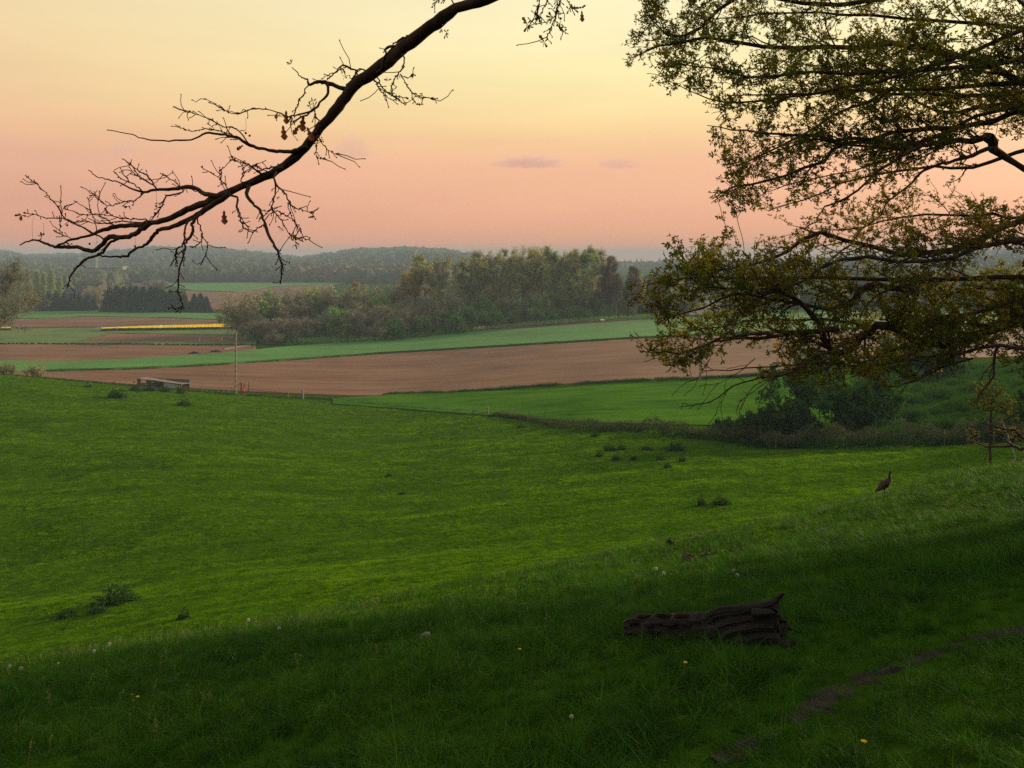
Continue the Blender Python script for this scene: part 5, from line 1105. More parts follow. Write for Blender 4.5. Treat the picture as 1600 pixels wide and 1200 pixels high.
pole(368.5, 150, 521, 'tall pale concrete pole beside the rusty gate posts', True)
pole(1094, 152, 500, 'pale pole at the edge of the brown field behind the oak boughs', False)
# cattle shelter
a = gp(216, 156); b = gp(284, 154); Ls = float(np.linalg.norm((b-a)[:2])); rzs = math.atan2(b[1]-a[1], b[0]-a[0]); zb = -(604-HY)/F*156
sh = thing('cattle_shelter', (a[0], a[1], zb), 'long low cattle shelter with a sheet roof and a pale tin wall at one end', 'shed', rz=rzs)
ztop0 = 1.5; m_ = MB(); V = np.array([[-.15, -.35, ztop0+.05], [Ls+.1, -.35, ztop0-.75], [Ls+.1, 2.6, ztop0-.95], [-.15, 2.6, ztop0-.15]]); V = np.vstack([V, V+[0, 0, .07]]); m_.add(V, np.array([[0, 3, 2, 1], [4, 5, 6, 7], [0, 1, 5, 4], [1, 2, 6, 5], [2, 3, 7, 6], [3, 0, 4, 7]])); m_.build('roof', M['tinroof'], sh)
for i, x in enumerate((.0, 1.9, 3.6, Ls*.60, Ls)): m_ = MB(); m_.box((x, -.15, (ztop0-.8*x/Ls)/2-.5), (.13, .13, ztop0-.8*x/Ls+1.0)); m_.build('post', M['boards'], sh)
m_ = MB(); m_.box((Ls*.5, 2.4, .1), (Ls, .06, 2.4)); m_.build('back_wall', M['boards'], sh)
for i in range(8):   # boards of the left end bay, ragged
    m_ = MB(); x = .12+.2*i; hh = 1.6 if i < 3 else .75; m_.box((x, -.1, hh/2-.4), (.18, .04, hh+.8)); m_.build('board', M['boards'], sh)
for i in range(7): m_ = MB(); x = Ls*.61+.2+i*.46; m_.box((x, -.12-.02*(i % 2), .22-.045*i), (.45, .03, 1.75-.09*i)); m_.build('tin_panel', M['tin'], sh)
m_ = MB(); rng6 = np.random.default_rng(8); pts = np.stack([rng6.uniform(1.9, Ls*.58, 60), rng6.uniform(-.2, .6, 60), rng6.uniform(.9, 1.35, 60)], -1); V, Fc = stamp(rng6, QC, pts, .28); m_.add(V, Fc); tag(m_.build('hay', M['tin'], sh), kind='stuff')
V, Fc = stamp(rng6, TC, np.stack([rng6.uniform(-1.0, 1.0, 150), rng6.uniform(-.5, .5, 150), rng6.random(150)*.35], -1), .6, zrot(rng6, 150, 1.2)); p = gp(283, 151.5)
tag(obj('brushwood', mesh('brushwood', V, Fc, M['deadstem']), None, tuple(p)), 'heap of brown brushwood in front of the tin end of the shelter', 'brushwood')
for px, y, w_, h_, lab, sd in [(10, 152, 3.4, 2.2, 'thin twiggy bush on the crest near the left edge', 611), (54, 153, 3.0, 2.4, 'sparse upright bush beside the crest fence, right of the edge bush', 612)]: bush('twiggy_bush', lab, px, y, w_, h_, M['scrub'], 1, sd, .10)

# post and rail fence along the wood
rf = thing('rail_fence', tuple(gp(850, 322)), 'pale post and rail fence along the foot of the tall wood', 'fence'); ro = np.array(rf.location); pr = MB(); pr.box((0, 0, .6), (.16, .16, 1.6)); rp0 = pr.build('post', M['greywood'], rf); tops = []
pxs = np.arange(757, 1010, 12.6)
for i, px in enumerate(pxs):
    p = gp(px, np.interp(px, [740, 1010], [322, 324])); o = rp0 if i == 0 else rp0.copy()
    if i: COL.objects.link(o); o.parent = rf
    o.location = p-ro; tops.append(p-ro)
for a, b in zip(tops[:-1], tops[1:]):
    for hh in (1.25, .65):
        m_ = MB(); c = (a+b)/2+np.array([0, 0, hh]); d = b-a; m_.tube([a+[0, -.1, hh], b+[0, -.1, hh]], [.075, .075], 4); m_.build('rail', M['greywood'], rf)
rf2 = thing('rail_fence', tuple(gp(900, 334)), 'second fainter rail fence just behind the first one', 'fence'); ro = np.array(rf2.location); rp1 = rp0.copy(); COL.objects.link(rp1); rp1.parent = rf2; tops = []
for i, px in enumerate(np.arange(800, 1010, 13.3)):
    p = gp(px, 331); o = rp1 if i == 0 else rp1.copy()
    if i: COL.objects.link(o); o.parent = rf2
    o.location = p-ro; tops.append(p-ro)
for hh in (1.3, .7): m_ = MB(); m_.tube(np.array([t+[0, -.1, hh] for t in tops]), .07, 4); m_.build('rail', M['greywood'], rf2)
# red and white barrier at the fence end
a = gp(739, 321); b = gp(757, 321.6); bar = thing('road_barrier', tuple(a), 'short red and white barrier at the left end of the rail fence', 'barrier'); d = b-a
for i in range(6):
    for j, hh in enumerate((1.35, .85)):
        m_ = MB(); m_.tube([d*i/6+[0, 0, hh], d*(i+1)/6+[0, 0, hh]], [.17, .17], 4); m_.build('board', M['red'] if (i+j) % 2 == 0 else M['white'], bar)
for t in (0.02, .5, .98): m_ = MB(); m_.box(tuple(d*t+[0, .12, .6]), (.14, .14, 1.8)); m_.build('leg', M['white'], bar)
# white marker stones, feed tub
for px, Y, s, nm, lab in [(941, 330, 1.0, 'water_tub', 'white tub standing by the rail fence near the bare trees')]:
    p = gp(px, Y); m_ = MB(); m_.tube([[0, 0, 0], [0, 0, .45], [0, 0, .9], [0, 0, .95]], [.9, 1.0, .75, .2], 12); tag(m_.build(nm, M['white'], None, True, tuple(p)), lab, 'tub')
for px, py, lab in [(312, 534, 'thin white marker stake, left of the two by the verge'), (347, 533, 'thin white marker stake, right of the two by the verge'), (152, 517, 'thin pale stake at the left end of the rapeseed')]:
    p = at(px, py, 200); m_ = MB(); m_.tube([[0, 0, -.1], [0, 0, 1.2], [0, 0, 1.4]], [.09, .09, .04], 6); tag(m_.build('marker_stake', M['white'], None, False, tuple(p)), lab, 'stake')
for px, py, lab in [(303, 553, 'low dark soil heap, left of the two along the wheat strip'), (337, 550.5, 'low dark soil heap, right of the two along the wheat strip')]:
    p = at(px, py, 200); rngs = np.random.default_rng(int(px)); m_ = MB(); n = 14; V = []
    for zi, (z, r) in enumerate([(-.2, 1.8), (.2, 1.5), (.5, .9), (.65, .3)]):
        for k in range(n): q = r*(1+rngs.normal(0, .12)); V.append([q*math.cos(k*6.283/n)*1.3, q*math.sin(k*6.283/n), z+rngs.normal(0, .05)])
    V.append([0, 0, .7]); Fq = np.array([[r*n+k, r*n+(k+1) % n, (r+1)*n+(k+1) % n, (r+1)*n+k] for r in range(3) for k in range(n)]); m_.add(np.array(V), Fq); m_.F.setdefault((3, 0), []).append(np.array([[3*n+k, 3*n+(k+1) % n, 4*n] for k in range(n)]))
    tag(m_.build('soil_heap', M['earth'], None, True, tuple(p)), lab, 'heap')

# ------------------------------------------------------------------ houses, mast
def house(name, lab, px, Y, L_, W_, eave, ridge, rz, wall, roof, base_py=None, wins=(), dorm=False, cat='house'):
    p = gp(px, Y); z = p[2] if base_py is None else -(base_py-HY)/F*Y; o = thing(name, (p[0], p[1], z), lab, cat, rz=rz); m_ = MB()
    x, y = L_/2, W_/2; V = np.array([[-x, -y, -1], [x, -y, -1], [x, y, -1], [-x, y, -1], [-x, -y, eave], [x, -y, eave], [x, y, eave], [-x, y, eave], [-x, 0, ridge-.1], [x, 0, ridge-.1]])
    m_.add(V, np.array([[0, 1, 5, 4], [2, 3, 7, 6]])); m_.F.setdefault((5, 0), []).append(np.array([[1, 2, 6, 9, 5], [3, 0, 4, 8, 7]])); m_.build('wall', wall, o)
    m_ = MB(); e = .35; dz = (ridge-eave)*e/y; V = []
    for t in (0, .18): V += [[-x-e, -y-e, eave-dz+t], [x+e, -y-e, eave-dz+t], [x+e, 0, ridge+t], [-x-e, 0, ridge+t], [x+e, y+e, eave-dz+t], [-x-e, y+e, eave-dz+t]]
    m_.add(np.array(V), np.array([[0, 3, 2, 1], [3, 5, 4, 2], [6, 7, 8, 9], [9, 8, 10, 11], [0, 1, 7, 6], [4, 5, 11, 10], [1, 2, 8, 7], [2, 4, 10, 8], [5, 3, 9, 11], [3, 0, 6, 9]])); r_ = m_.build('roof', roof, o)
    c = MB(); c.box((x*.45, .3, ridge+.5), (.7, .7, 1.4)); c.build('chimney', wall, r_)
    for (fx, fz, w_, h_, face) in wins:
        f = MB(); q = MB()
        if face == 'front': f.box((fx, -y-.03, fz), (w_, .12, h_)); q.box((fx, -y-.10, fz), (w_-.25, .03, h_-.25))
        else: f.box((x+.03, fx, fz), (.12, w_, h_)); q.box((x+.10, fx, fz), (.03, w_-.25, h_-.25))
        fo_ = f.build('window', M['white'], o); q.build('pane', M['pane'], fo_)
    return o
house('farmhouse', 'far farmhouse with a long dark slate roof above the conifer row', 122, 545, 12.5, 8, 4.2, 8.2, .35, M['brick'], M['slate'], 470, [(-3, 2.2, 1.4, 1.5, 'front'), (0, 2.2, 1.4, 1.5, 'front'), (3, 2.2, 1.4, 1.5, 'front'), (0, 4.6, 1.3, 1.4, 'side')])
p_ = (122-CX)/F*545
house('farmhouse', 'brick gable wing at the right end of the far farmhouse', 133, 538, 5, 6.0, 4.0, 7.0, 1.75, M['brick'], M['slate'], 470, [(0, 4.4, 1.2, 1.3, 'side')])
house('barn', 'low dark-roofed barn right of the far farmhouse', 160, 548, 9, 7, 3, 6.2, .1, M['brick'], M['slate'], 468, [(0, 1.5, 1.2, 1.2, 'front')], cat='barn')
house('cottage', 'small pale gabled house between bare trees at the end of the wood', 1090, 352, 5, 6.5, 3.6, 6.6, 1.45, M['white'], M['slate'], 500, [(-1.4, 1.8, 1.0, 1.3, 'side'), (1.4, 1.8, 1.0, 1.3, 'side')])
house('cottage', 'white-roofed house behind the small pale gabled one', 1112, 372, 10, 7, 4.2, 7.6, .15, M['white'], M['tin'], 496, [(-3, 2, 1.2, 1.4, 'front'), (1, 2, 1.2, 1.4, 'front')])
# long white building and the mast behind the lower wood
Y_ = 1000; X_ = (166-CX)/F*Y_; z_ = -(421-HY)/F*Y_
lb = thing('depot', (X_, Y_, z_), 'long low white building at the foot of the mast on the wooded slope', 'building'); m_ = MB(); m_.box((0, 0, -2), (44, 10, 10)); m_.build('wall', M['concrete'], lb); m_ = MB(); m_.box((0, 0, 3.25), (46, 11, .5)); m_.build('roof', M['tin'], lb)
for i in range(10): m_ = MB(); m_.box((-19.5+i*4.3, -5.05, 1), (2.2, .12, 1.6)); f = m_.build('window', M['greywood'], lb); q = MB(); q.box((-19.5+i*4.3, -5.13, 1), (1.8, .05, 1.2)); q.build('pane', M['pane'], f)
X_ = (156-CX)/F*Y_; zt = -(352-HY)/F*Y_; hgt = zt-z_
ms = thing('radio_mast', (X_, Y_-8, z_), 'slender pale lattice mast with round dishes rising above the far ridge', 'mast'); m_ = MB(); legs = [(math.cos(a), math.sin(a)) for a in (.5, 2.6, 4.7)]
wdt = lambda z: 1.5-1.0*z/hgt
for lx, ly in legs: m_.tube([[lx*wdt(0), ly*wdt(0), -8], [lx*wdt(hgt*.8), ly*wdt(hgt*.8), hgt*.8]], [.28, .18], 5)
for z in np.arange(0, hgt*.8, 2.6):
    for k in range(3):
        a = legs[k]; b = legs[(k+1) % 3]; m_.tube([[a[0]*wdt(z), a[1]*wdt(z), z], [b[0]*wdt(z+2.6), b[1]*wdt(z+2.6), z+2.6]], [.12, .12], 4); m_.tube([[a[0]*wdt(z), a[1]*wdt(z), z], [b[0]*wdt(z), b[1]*wdt(z), z]], [.10, .10], 4)
m_.build('lattice', M['tin'], ms); m_ = MB(); m_.tube([[0, 0, hgt*.74], [0, 0, hgt]], [.30, .14], 6); m_.build('aerial', M['tin'], ms)
for a, z, r in [(.6, .62, 1.1), (2.8, .60, .9), (4.2, .64, 1.0)]:
    m_ = MB(); c = np.array([math.cos(a)*1.7, math.sin(a)*1.7, hgt*z]); dr = np.array([math.cos(a), math.sin(a), 0]); m_.tube([c-dr*.6, c-dr*.2, c+dr*.3, c+dr*.35], [.15, r*.7, r, r*.9], 12); m_.build('dish', M['white'], ms)
# conifers on the skyline at the right
P = []
items = []
for i, (px, top) in enumerate([(986, 406), (995, 404), (1002, 404), (1030, 403)]):
    Yd = 2300; X = (px-CX)/F*Yd; g = ground(X, Yd); s = max(10, -(top-HY)/F*Yd-g)/9; o = thing('conifer_tree', (X, Yd, g), None, 'tree', 'distant pointed conifers on the skyline'); o.scale = (s*.6, s*.6, s); obj('trunk', cm[i % 3][0], o); obj('crown', cm[i % 3][1], o); items.append((px, o))
ordinal_labels(items, 'tiny pointed conifer on the skyline, %s')
# ------------------------------------------------------------------ goose
M['plumage'] = mat('grey_brown_plumage', [(.028, .020, .015), (.05, .038, .028)], scale=14, bump=.3, bscale=60, dist=.004)
M['wingfeather'] = mat('chestnut_feather', [(.030, .018, .012), (.05, .029, .019)], scale=10)
M['darkfeather'] = mat('dark_feather', [(.012, .010, .009), (.022, .018, .015)], scale=10)
M['eyepatch'] = mat('brown_eye_patch', [(.05, .022, .014), (.06, .028, .018)], scale=20)
M['pinkleg'] = mat('pink_leg', [(.07, .035, .03), (.10, .05, .04)], scale=20)
p = at(1383, 774); gz = thing('goose', (p.x, p.y, ground(p.x, p.y)), 'brown goose standing upright on the brow of the slope, looking right', 'goose')
gz.rotation_euler = (0, 0, .25); gz.scale = (1.04, 1.04, 1.04); gz.location.z += .03
def body_loft(st, k=16, m=0):
    """st: rows of x, z, half height, half width"""
    st = np.array(st, float); n = len(st); u = np.linspace(0, n-1, (n-1)*5+1); S = np.stack([np.interp(u, np.arange(n), st[:, c]) for c in range(4)], -1)
    ker = np.array([1, 2, 3, 2, 1.])/9
    for c in range(4): v = np.pad(S[:, c], 2, mode='edge'); S[:, c] = np.convolve(v, ker, 'valid')
    t = np.gradient(S[:, :2], axis=0); t /= np.linalg.norm(t, axis=1)[:, None]+1e-9; nx, nz = -t[:, 1], t[:, 0]
    th = np.arange(k)*6.283185/k; V = np.stack([S[:, None, 0]+nx[:, None]*S[:, None, 2]*np.sin(th), S[:, None, 3]*np.cos(th), S[:, None, 1]+nz[:, None]*S[:, None, 2]*np.sin(th)], -1).reshape(-1, 3)
    i = np.arange(len(S)-1)[:, None]*k; j = np.arange(k)[None]; j2 = (j+1) % k; return V, np.stack([i+j, i+k+j, i+k+j2, i+j2], -1).reshape(-1, 4), len(S), k
st = [(-.30, .14, .010, .03), (-.26, .165, .028, .05), (-.19, .205, .060, .078), (-.10, .26, .090, .10), (0, .315, .105, .11), (.08, .365, .098, .10), (.135, .42, .075, .075), (.155, .47, .050, .048), (.155, .53, .034, .032), (.152, .58, .029, .027), (.155, .625, .028, .026), (.168, .655, .033, .029), (.195, .668, .033, .028), (.222, .660, .022, .02), (.232, .655, .012, .012)]
V, Fq, n, k = body_loft(st); m_ = MB(); m_.add(V, Fq); m_.F.setdefault((k, 0), []).append(np.array([np.arange(k)])); m_.F[(k, 0)].append(np.array([(n-1)*k+np.arange(k)[::-1]])); m_.build('body', M['plumage'], gz, True)
for s in (-1, 1):
    V, Fq, n, k = body_loft([(-.31, .135, .006, .006), (-.24, .175, .03, .015), (-.14, .235, .065, .022), (-.02, .305, .085, .026), (.07, .355, .07, .02), (.11, .385, .02, .008)], 10); V[:, 1] += s*np.interp(V[:, 0], [-.31, -.1, .03, .11], [.03, .092, .10, .075]); m_ = MB(); m_.add(V, Fq); wg = m_.build('wing', M['wingfeather'], gz, True)
    V, Fq, n, k = body_loft([(-.335, .11, .004, .004), (-.28, .145, .02, .01), (-.2, .19, .028, .012), (-.15, .225, .01, .006)], 8); V[:, 1] += s*np.interp(V[:, 0], [-.33, -.15], [.03, .094]); m_ = MB(); m_.add(V, Fq); m_.build('flight_feathers', M['darkfeather'], wg, True)
    m_ = MB(); x0 = .03 if s > 0 else -.035
    m_.tube([[x0-.01, s*.045, .24], [x0-.02, s*.047, .17], [x0-.005, s*.05, .09], [x0, s*.05, .01]], [.03, .018, .009, .008], 8)
    for a in (-.5, 0, .5): m_.tube([[x0, s*.05, .012], [x0+.07*math.cos(a), s*.05+.07*math.sin(a), .004]], [.008, .004], 5)
    m_.add(np.array([[x0, s*.05, .01], [x0+.06*math.cos(-.5), s*.05+.06*math.sin(-.5), .006], [x0+.065, s*.05, .007], [x0+.06*math.cos(.5), s*.05+.06*math.sin(.5), .006]]), np.array([[0, 1, 2, 3]])); m_.build('leg', M['pinkleg'], gz, True)
    m_ = MB(); th = np.linspace(0, math.pi, 6); m_.tube(np.stack([.19+0*th, s*(.024+.004*np.sin(th)), .668-np.cos(th)*.014], -1), np.maximum(np.sin(th)*.014, .001), 8, cap=False); m_.build('eye_patch', M['eyepatch'], gz, True)
V, Fq, n, k = body_loft([(.222, .658, .014, .013), (.245, .651, .011, .012), (.268, .642, .006, .011), (.276, .638, .003, .006)], 8); m_ = MB(); m_.add(V, Fq); m_.build('bill', M['pinkleg'], gz, True)
V, Fq, n, k = body_loft([(-.36, .095, .006, .02), (-.31, .125, .015, .035), (-.25, .16, .02, .03)], 8); m_ = MB(); m_.add(V, Fq); m_.build('tail', M['darkfeather'], gz, True)

# ------------------------------------------------------------------ fallen log
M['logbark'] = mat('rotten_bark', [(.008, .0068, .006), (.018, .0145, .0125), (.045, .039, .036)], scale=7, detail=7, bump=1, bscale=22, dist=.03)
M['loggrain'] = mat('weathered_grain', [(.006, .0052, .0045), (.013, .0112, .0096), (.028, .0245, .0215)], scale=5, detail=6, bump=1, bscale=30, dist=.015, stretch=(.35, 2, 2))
a = np.array(at(986, 1000)); b = np.array(at(1236, 1004)); Lg = float(np.linalg.norm(b-a)); ax = (b-a)/Lg; rzl = math.atan2(ax[1], ax[0])
log = thing('fallen_log', tuple(a), 'rotting fallen log with a swirled broken end and an upright splinter in the dark grass', 'log'); log.rotation_euler = (0, -math.asin(ax[2]), rzl); log.scale = (1, 1, .9)
rl = np.random.default_rng(12); k = 40
xs = np.linspace(0, .62*Lg, 60); V = []
for i, x in enumerate(xs):
    r = np.interp(x/Lg, [0, .02, .1, .3, .5, .62], [.10, .13, .15, .15, .155, .165])
    for j in range(k):
        th = j*6.283/k; rg = r*(1+.06*math.sin(3*th+x*4)+.05*math.sin(7*th+1.3*math.sin(x*9))+.045*math.sin(13*th+x*6)*(1+.5*math.sin(x*21))+rl.normal(0, .022)); V.append([x+rl.normal(0, .004), rg*math.cos(th), .105+rg*.92*math.sin(th)])
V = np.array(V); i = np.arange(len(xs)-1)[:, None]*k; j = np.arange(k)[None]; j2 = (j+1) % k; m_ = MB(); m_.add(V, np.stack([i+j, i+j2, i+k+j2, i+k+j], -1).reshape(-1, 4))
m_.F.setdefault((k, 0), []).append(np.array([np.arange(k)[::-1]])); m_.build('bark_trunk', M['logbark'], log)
# paler sawn-off end
m_ = MB(); m_.tube([[-.012, 0, .108], [.03, 0, .108]], [.09, .105], 18); m_.build('cut_end', mat('cut_wood', [(.10, .085, .075), (.16, .14, .125)], scale=8), log)
# swirled half: sheets of grain that curve up from the trunk towards the broken end
def sheet(pts, w0, w1, th, m, nm):
    P_, _ = refine(np.array(pts, float), np.ones(len(pts)), 8); n = len(P_); T_ = np.linspace(0, 1, n); V = []
    for q, t in zip(P_, T_):
        w_ = w0+(w1-w0)*t; e = rl.normal(0, .004, 4)
        V += [[q[0], q[1]-w_/2, q[2]+e[0]-.05*w_], [q[0], q[1]-w_*.15, q[2]+th*.5+e[1]], [q[0], q[1]+w_*.2, q[2]+th*.55+e[2]], [q[0], q[1]+w_/2, q[2]+e[3]], [q[0], q[1]+w_*.3, q[2]-th], [q[0], q[1]-w_*.3, q[2]-th]]
    V = np.array(V); i = np.arange(n-1)[:, None]*6; j = np.arange(6)[None]; j2 = (j+1) % 6; m_ = MB(); m_.add(V, np.stack([i+j, i+j2, i+6+j2, i+6+j], -1).reshape(-1, 4)); m_.F.setdefault((6, 0), []).append(np.array([np.arange(6)])); m_.F[(6, 0)].append(np.array([(n-1)*6+np.arange(6)[::-1]])); m_.build(nm, m, log)
for q in range(9):
    f = q/8; x0 = Lg*(.495+.022*q); zt = .315-.026*q+rl.normal(0, .012); yq = -.05-.10*f+rl.normal(0, .012); x0 += rl.normal(0, .02)
    sheet([(x0, yq*.8-.03, .02), (x0+.035, yq-.02, .42*zt), (x0+.10, yq-.015, .72*zt), (x0+.22, yq-.005, .93*zt), (Lg*(.86+.012*(q % 3)), yq, zt+.012), (Lg*(.985-.018*((q*5) % 4)), yq*.95, zt+.025-.012*(q % 3))], rl.uniform(.05, .12), rl.uniform(.04, .09), rl.uniform(.035, .06), M['loggrain'], 'grain_ridge')
V = []; xs = np.linspace(.52*Lg, .97*Lg, 26); k = 26
for x in xs:
    rz_ = np.interp(x/Lg, [.5, .6, .75, .9, .97], [.14, .165, .175, .165, .12]); zc = np.interp(x/Lg, [.5, .75, .97], [.08, .11, .14])
    for j in range(k): th = j*6.283/k; rg = rz_*(1+.06*math.sin(5*th+x*3)+rl.normal(0, .03)); V.append([x+rl.normal(0, .012), rg*.75*math.cos(th), zc+rg*math.sin(th)*.92])
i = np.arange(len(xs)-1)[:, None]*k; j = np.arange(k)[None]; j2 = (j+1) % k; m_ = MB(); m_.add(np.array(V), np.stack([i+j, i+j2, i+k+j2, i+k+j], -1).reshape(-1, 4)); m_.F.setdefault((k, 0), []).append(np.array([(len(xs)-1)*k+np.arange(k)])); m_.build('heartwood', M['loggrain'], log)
m_ = MB(); m_.tube([[Lg*.80, -.05, .30], [Lg*.90, -.05, .335], [Lg*.955, -.05, .355], [Lg*.980, -.045, .375], [Lg*1.005, -.04, .402], [Lg*1.03, -.04, .432], [Lg*1.036, -.04, .438]], [.05, .045, .035, .024, .02, .016, .009], 9); m_.build('splinter', M['loggrain'], log)
for q in range(5):
    m_ = MB(); y = -.12+.055*q; z = .30-.055*q; m_.tube([[Lg*.86, y, z], [Lg*.95, y, z+.005], [Lg*(.985+.012*(q % 3)), y-.005, z+.012*(q % 2)]], [.04, .032, .010], 6); m_.build('splinter', M['loggrain'], log)
m_ = MB(); m_.tube([[Lg*.94, -.10, .04], [Lg*1.03, -.16, .045], [Lg*1.07, -.17, .08]], [.05, .04, .012], 7); m_.build('root_stub', M['logbark'], log)
for q, (x, y, sx) in enumerate([(.09, -.115, .16), (.2, -.13, .10), (.34, -.125, .14), (.44, -.12, .10), (.15, -.06, .12), (.28, -.05, .16), (.40, -.06, .15)]):
    m_ = MB(); zt = .105+math.sqrt(max(0, .155**2-y*y))*.98; V = []
    for e in (0, .022):
        for t in np.arange(6)*6.283/6: V.append([Lg*x+sx*.5*math.cos(t)*(1+rl.normal(0, .15)), y+.03*math.sin(t)*(1+rl.normal(0, .15))-(.012 if y < -.1 else 0)*1, zt+e+.6*(-.02*math.sin(t))])
    V = np.array(V); m_.add(V, np.array([[t, (t+1) % 6, 6+(t+1) % 6, 6+t] for t in range(6)])); m_.F.setdefault((6, 0), []).append(np.array([[6, 7, 8, 9, 10, 11]])); m_.build('bark_plate', M['logbark'], log)

# ------------------------------------------------------------------ sticks and small things in the grass
def stick(pl, Y0, r, lab, name='stick', lift=.03, m=None, forks=1, seed=0):
    P0_ = at(*pl[0], Y0); P_ = []
    for a, b in pl:
        Yq = P0_.y*(1+.5*(pl[0][1]-b)/400); Xq = (a-CX)/F*Yq; P_.append([Xq, Yq, ground(Xq, Yq)])
    P_ = np.array(P_); P_[:, 2] += lift+r; o = P_[0].copy(); P_ -= o; pts, rr_ = refine(P_, np.linspace(r, r*.5, len(P_)), 4); rs = np.random.default_rng(seed+int(pl[0][0])); pts[1:-1] += rs.normal(0, r*.5, pts[1:-1].shape); m_ = MB(); m_.tube(pts, rr_, 6)
    for q in range(forks):
        i = int(rs.integers(len(pts)//3, len(pts)-1)); d = unit(pts[i]-pts[i-1]+rs.normal(size=3)*.5+[0, 0, .4]); L_ = np.linalg.norm(pts[-1]-pts[0])*.35; m_.tube([pts[i], pts[i]+d*L_*.6, pts[i]+d*L_+[0, 0, .02]], [r*.5, r*.4, r*.2], 5)
    return tag(m_.build(name, m or M['bark'], None, False, tuple(o)), lab, 'stick')
stick([(938, 873), (950, 868), (960, 864)], 3, .02, 'thin dark stick on the brow, left of the dead leaf heap')
stick([(1093, 873), (1110, 870), (1122, 867)], 3, .035, 'dark stick just right of the brown heap on the brow')
stick([(1140, 866), (1152, 861), (1165, 860)], 3, .03, 'dark forked stick on the brow, farther right than the one by the heap', forks=2)
stick([(1080, 844), (1088, 841), (1098, 839)], 3, .03, 'pale grey stick lying at the edge of the brow above the heap', m=M['greywood'])
stick([(1277, 833), (1287, 829), (1296, 826)], 3, .025, 'small pale stick on the slope below the goose', m=M['greywood'])
stick([(760, 912), (768, 913), (775, 916)], 3, .015, 'tiny twig near the middle of the brow', forks=0)
stick([(487, 962), (497, 959), (505, 961)], 3, .025, 'short brown stick at the left part of the brow')
stick([(1578, 725), (1592, 722), (1612, 719)], 10, .09, 'thick dark branch lying by the young tree at the right edge', name='fallen_branch')
stick([(1195, 1012), (1212, 1004), (1220, 1008)], 3, .012, 'thin pale twig right of the log', m=M['greywood'], forks=0) if False else None
m_ = MB(); p = np.array(at(1180, 818)); m_.tube([[0, 0, -.05], [.01, 0, .12], [0, 0, .2]], [.022, .018, .012], 6); m_.tube([[.01, 0, .12], [.06, 0, .22]], [.014, .008], 6); m_.tube([[0, 0, .16], [-.05, .0, .25]], [.012, .007], 6); tag(m_.build('forked_twig', M['bark'], None, False, tuple(p)), 'small forked twig standing upright on the brow left of the goose', 'stick')
p = np.array(at(1048, 855)); m_ = MB(); V, Fq, n, k = body_loft([(-.10, .02, .01, .02), (-.06, .06, .06, .07), (0, .10, .10, .08), (.05, .09, .07, .07), (.10, .03, .015, .02)], 9); V += rl.normal(0, .008, V.shape); m_.add(V, Fq); tag(m_.build('clod', M['earth'], None, True, tuple(p)), 'small dark clod of earth on the brow above the brown heap', 'clod')
p = np.array(at(1075, 880)); m_ = MB(); rs = np.random.default_rng(4); pts = rs.normal(0, .075, (120, 3)); pts[:, 2] = np.abs(pts[:, 2])*1.1; V, Fc = stamp(rs, [leafshape(True)], pts, .075); m_.add(V, Fc)
th = np.linspace(0, math.pi/2, 6); m_.tube(np.stack([0*th, 0*th, np.sin(th)*.14], -1), np.maximum(np.cos(th)*.14, .01), 12, cap=False)
lh = tag(m_.build('leaf_heap', mat('brown_heap', [(.04, .022, .016), (.08, .048, .034)], scale=9), None, False, tuple(p)), 'round brown heap of dead leaves on the brow', 'leaf heap')
p = np.array(at(664, 1000)); m_ = MB(); V, Fq, n, k = body_loft([(-.05, .01, .01, .02), (-.02, .04, .035, .04), (.03, .05, .04, .04), (.06, .03, .012, .02)], 8); m_.add(V+rl.normal(0, .004, V.shape), Fq); tag(m_.build('stone', M['greywood'], None, False, tuple(p)), 'small pale stone lying in the grass left of the log', 'stone')

# dandelions
M['clock'] = mat('dandelion_fluff', [(.40, .39, .36), (.52, .51, .47)], scale=40, trans=.4)
M['stem'] = mat('dandelion_stem', [(.10, .12, .05), (.14, .15, .07)], scale=20)
M['petal'] = mat('dandelion_petal', [(.62, .40, .01), (.75, .52, .02)], scale=20)
def clock_mesh(seed):
    rs = np.random.default_rng(seed); m_ = MB()
    for i in range(110):
        z = 1-2*(i+.5)/110; a = i*2.39996; d = np.array([math.sqrt(1-z*z)*math.cos(a), math.sqrt(1-z*z)*math.sin(a), z]); u_ = unit(np.cross(d, [.3, .5, .8])); v_ = np.cross(d, u_); e = d*.026
        m_.add(np.array([d*.004, e+u_*.0045, e-u_*.0045]), np.array([[0, 1, 2]])); m_.add(np.array([e*1.0, e+v_*.005+d*.003, e-v_*.005+d*.003]), np.array([[0, 1, 2]]))
    V = np.concatenate(m_.V); return mesh('seed_head', V, [np.concatenate(f) for f in m_.F.values()], M['clock'])
SH = [clock_mesh(1)]; sm = MB(); sm.tube([[0, 0, -.05], [.008, .004, .10], [0, 0, .22]], [.0035, .003, .0028], 5, cap=False); SM = mesh('stem', np.concatenate(sm.V), [np.concatenate(f) for f in sm.F.values()], M['stem'])
pm_ = MB()
for q in range(30): a = q*2.4; r = .008+.011*(q/30); pm_.add(np.array([[0, 0, 0], [r*math.cos(a-.2), r*math.sin(a-.2), .006], [1.3*r*math.cos(a), 1.3*r*math.sin(a), .007+.006*(1-q/30)], [r*math.cos(a+.2), r*math.sin(a+.2), .006]]), np.array([[0, 1, 2, 3]]))
PM = mesh('flower_head', np.concatenate(pm_.V), [np.concatenate(f) for f in pm_.F.values()], M['petal'])
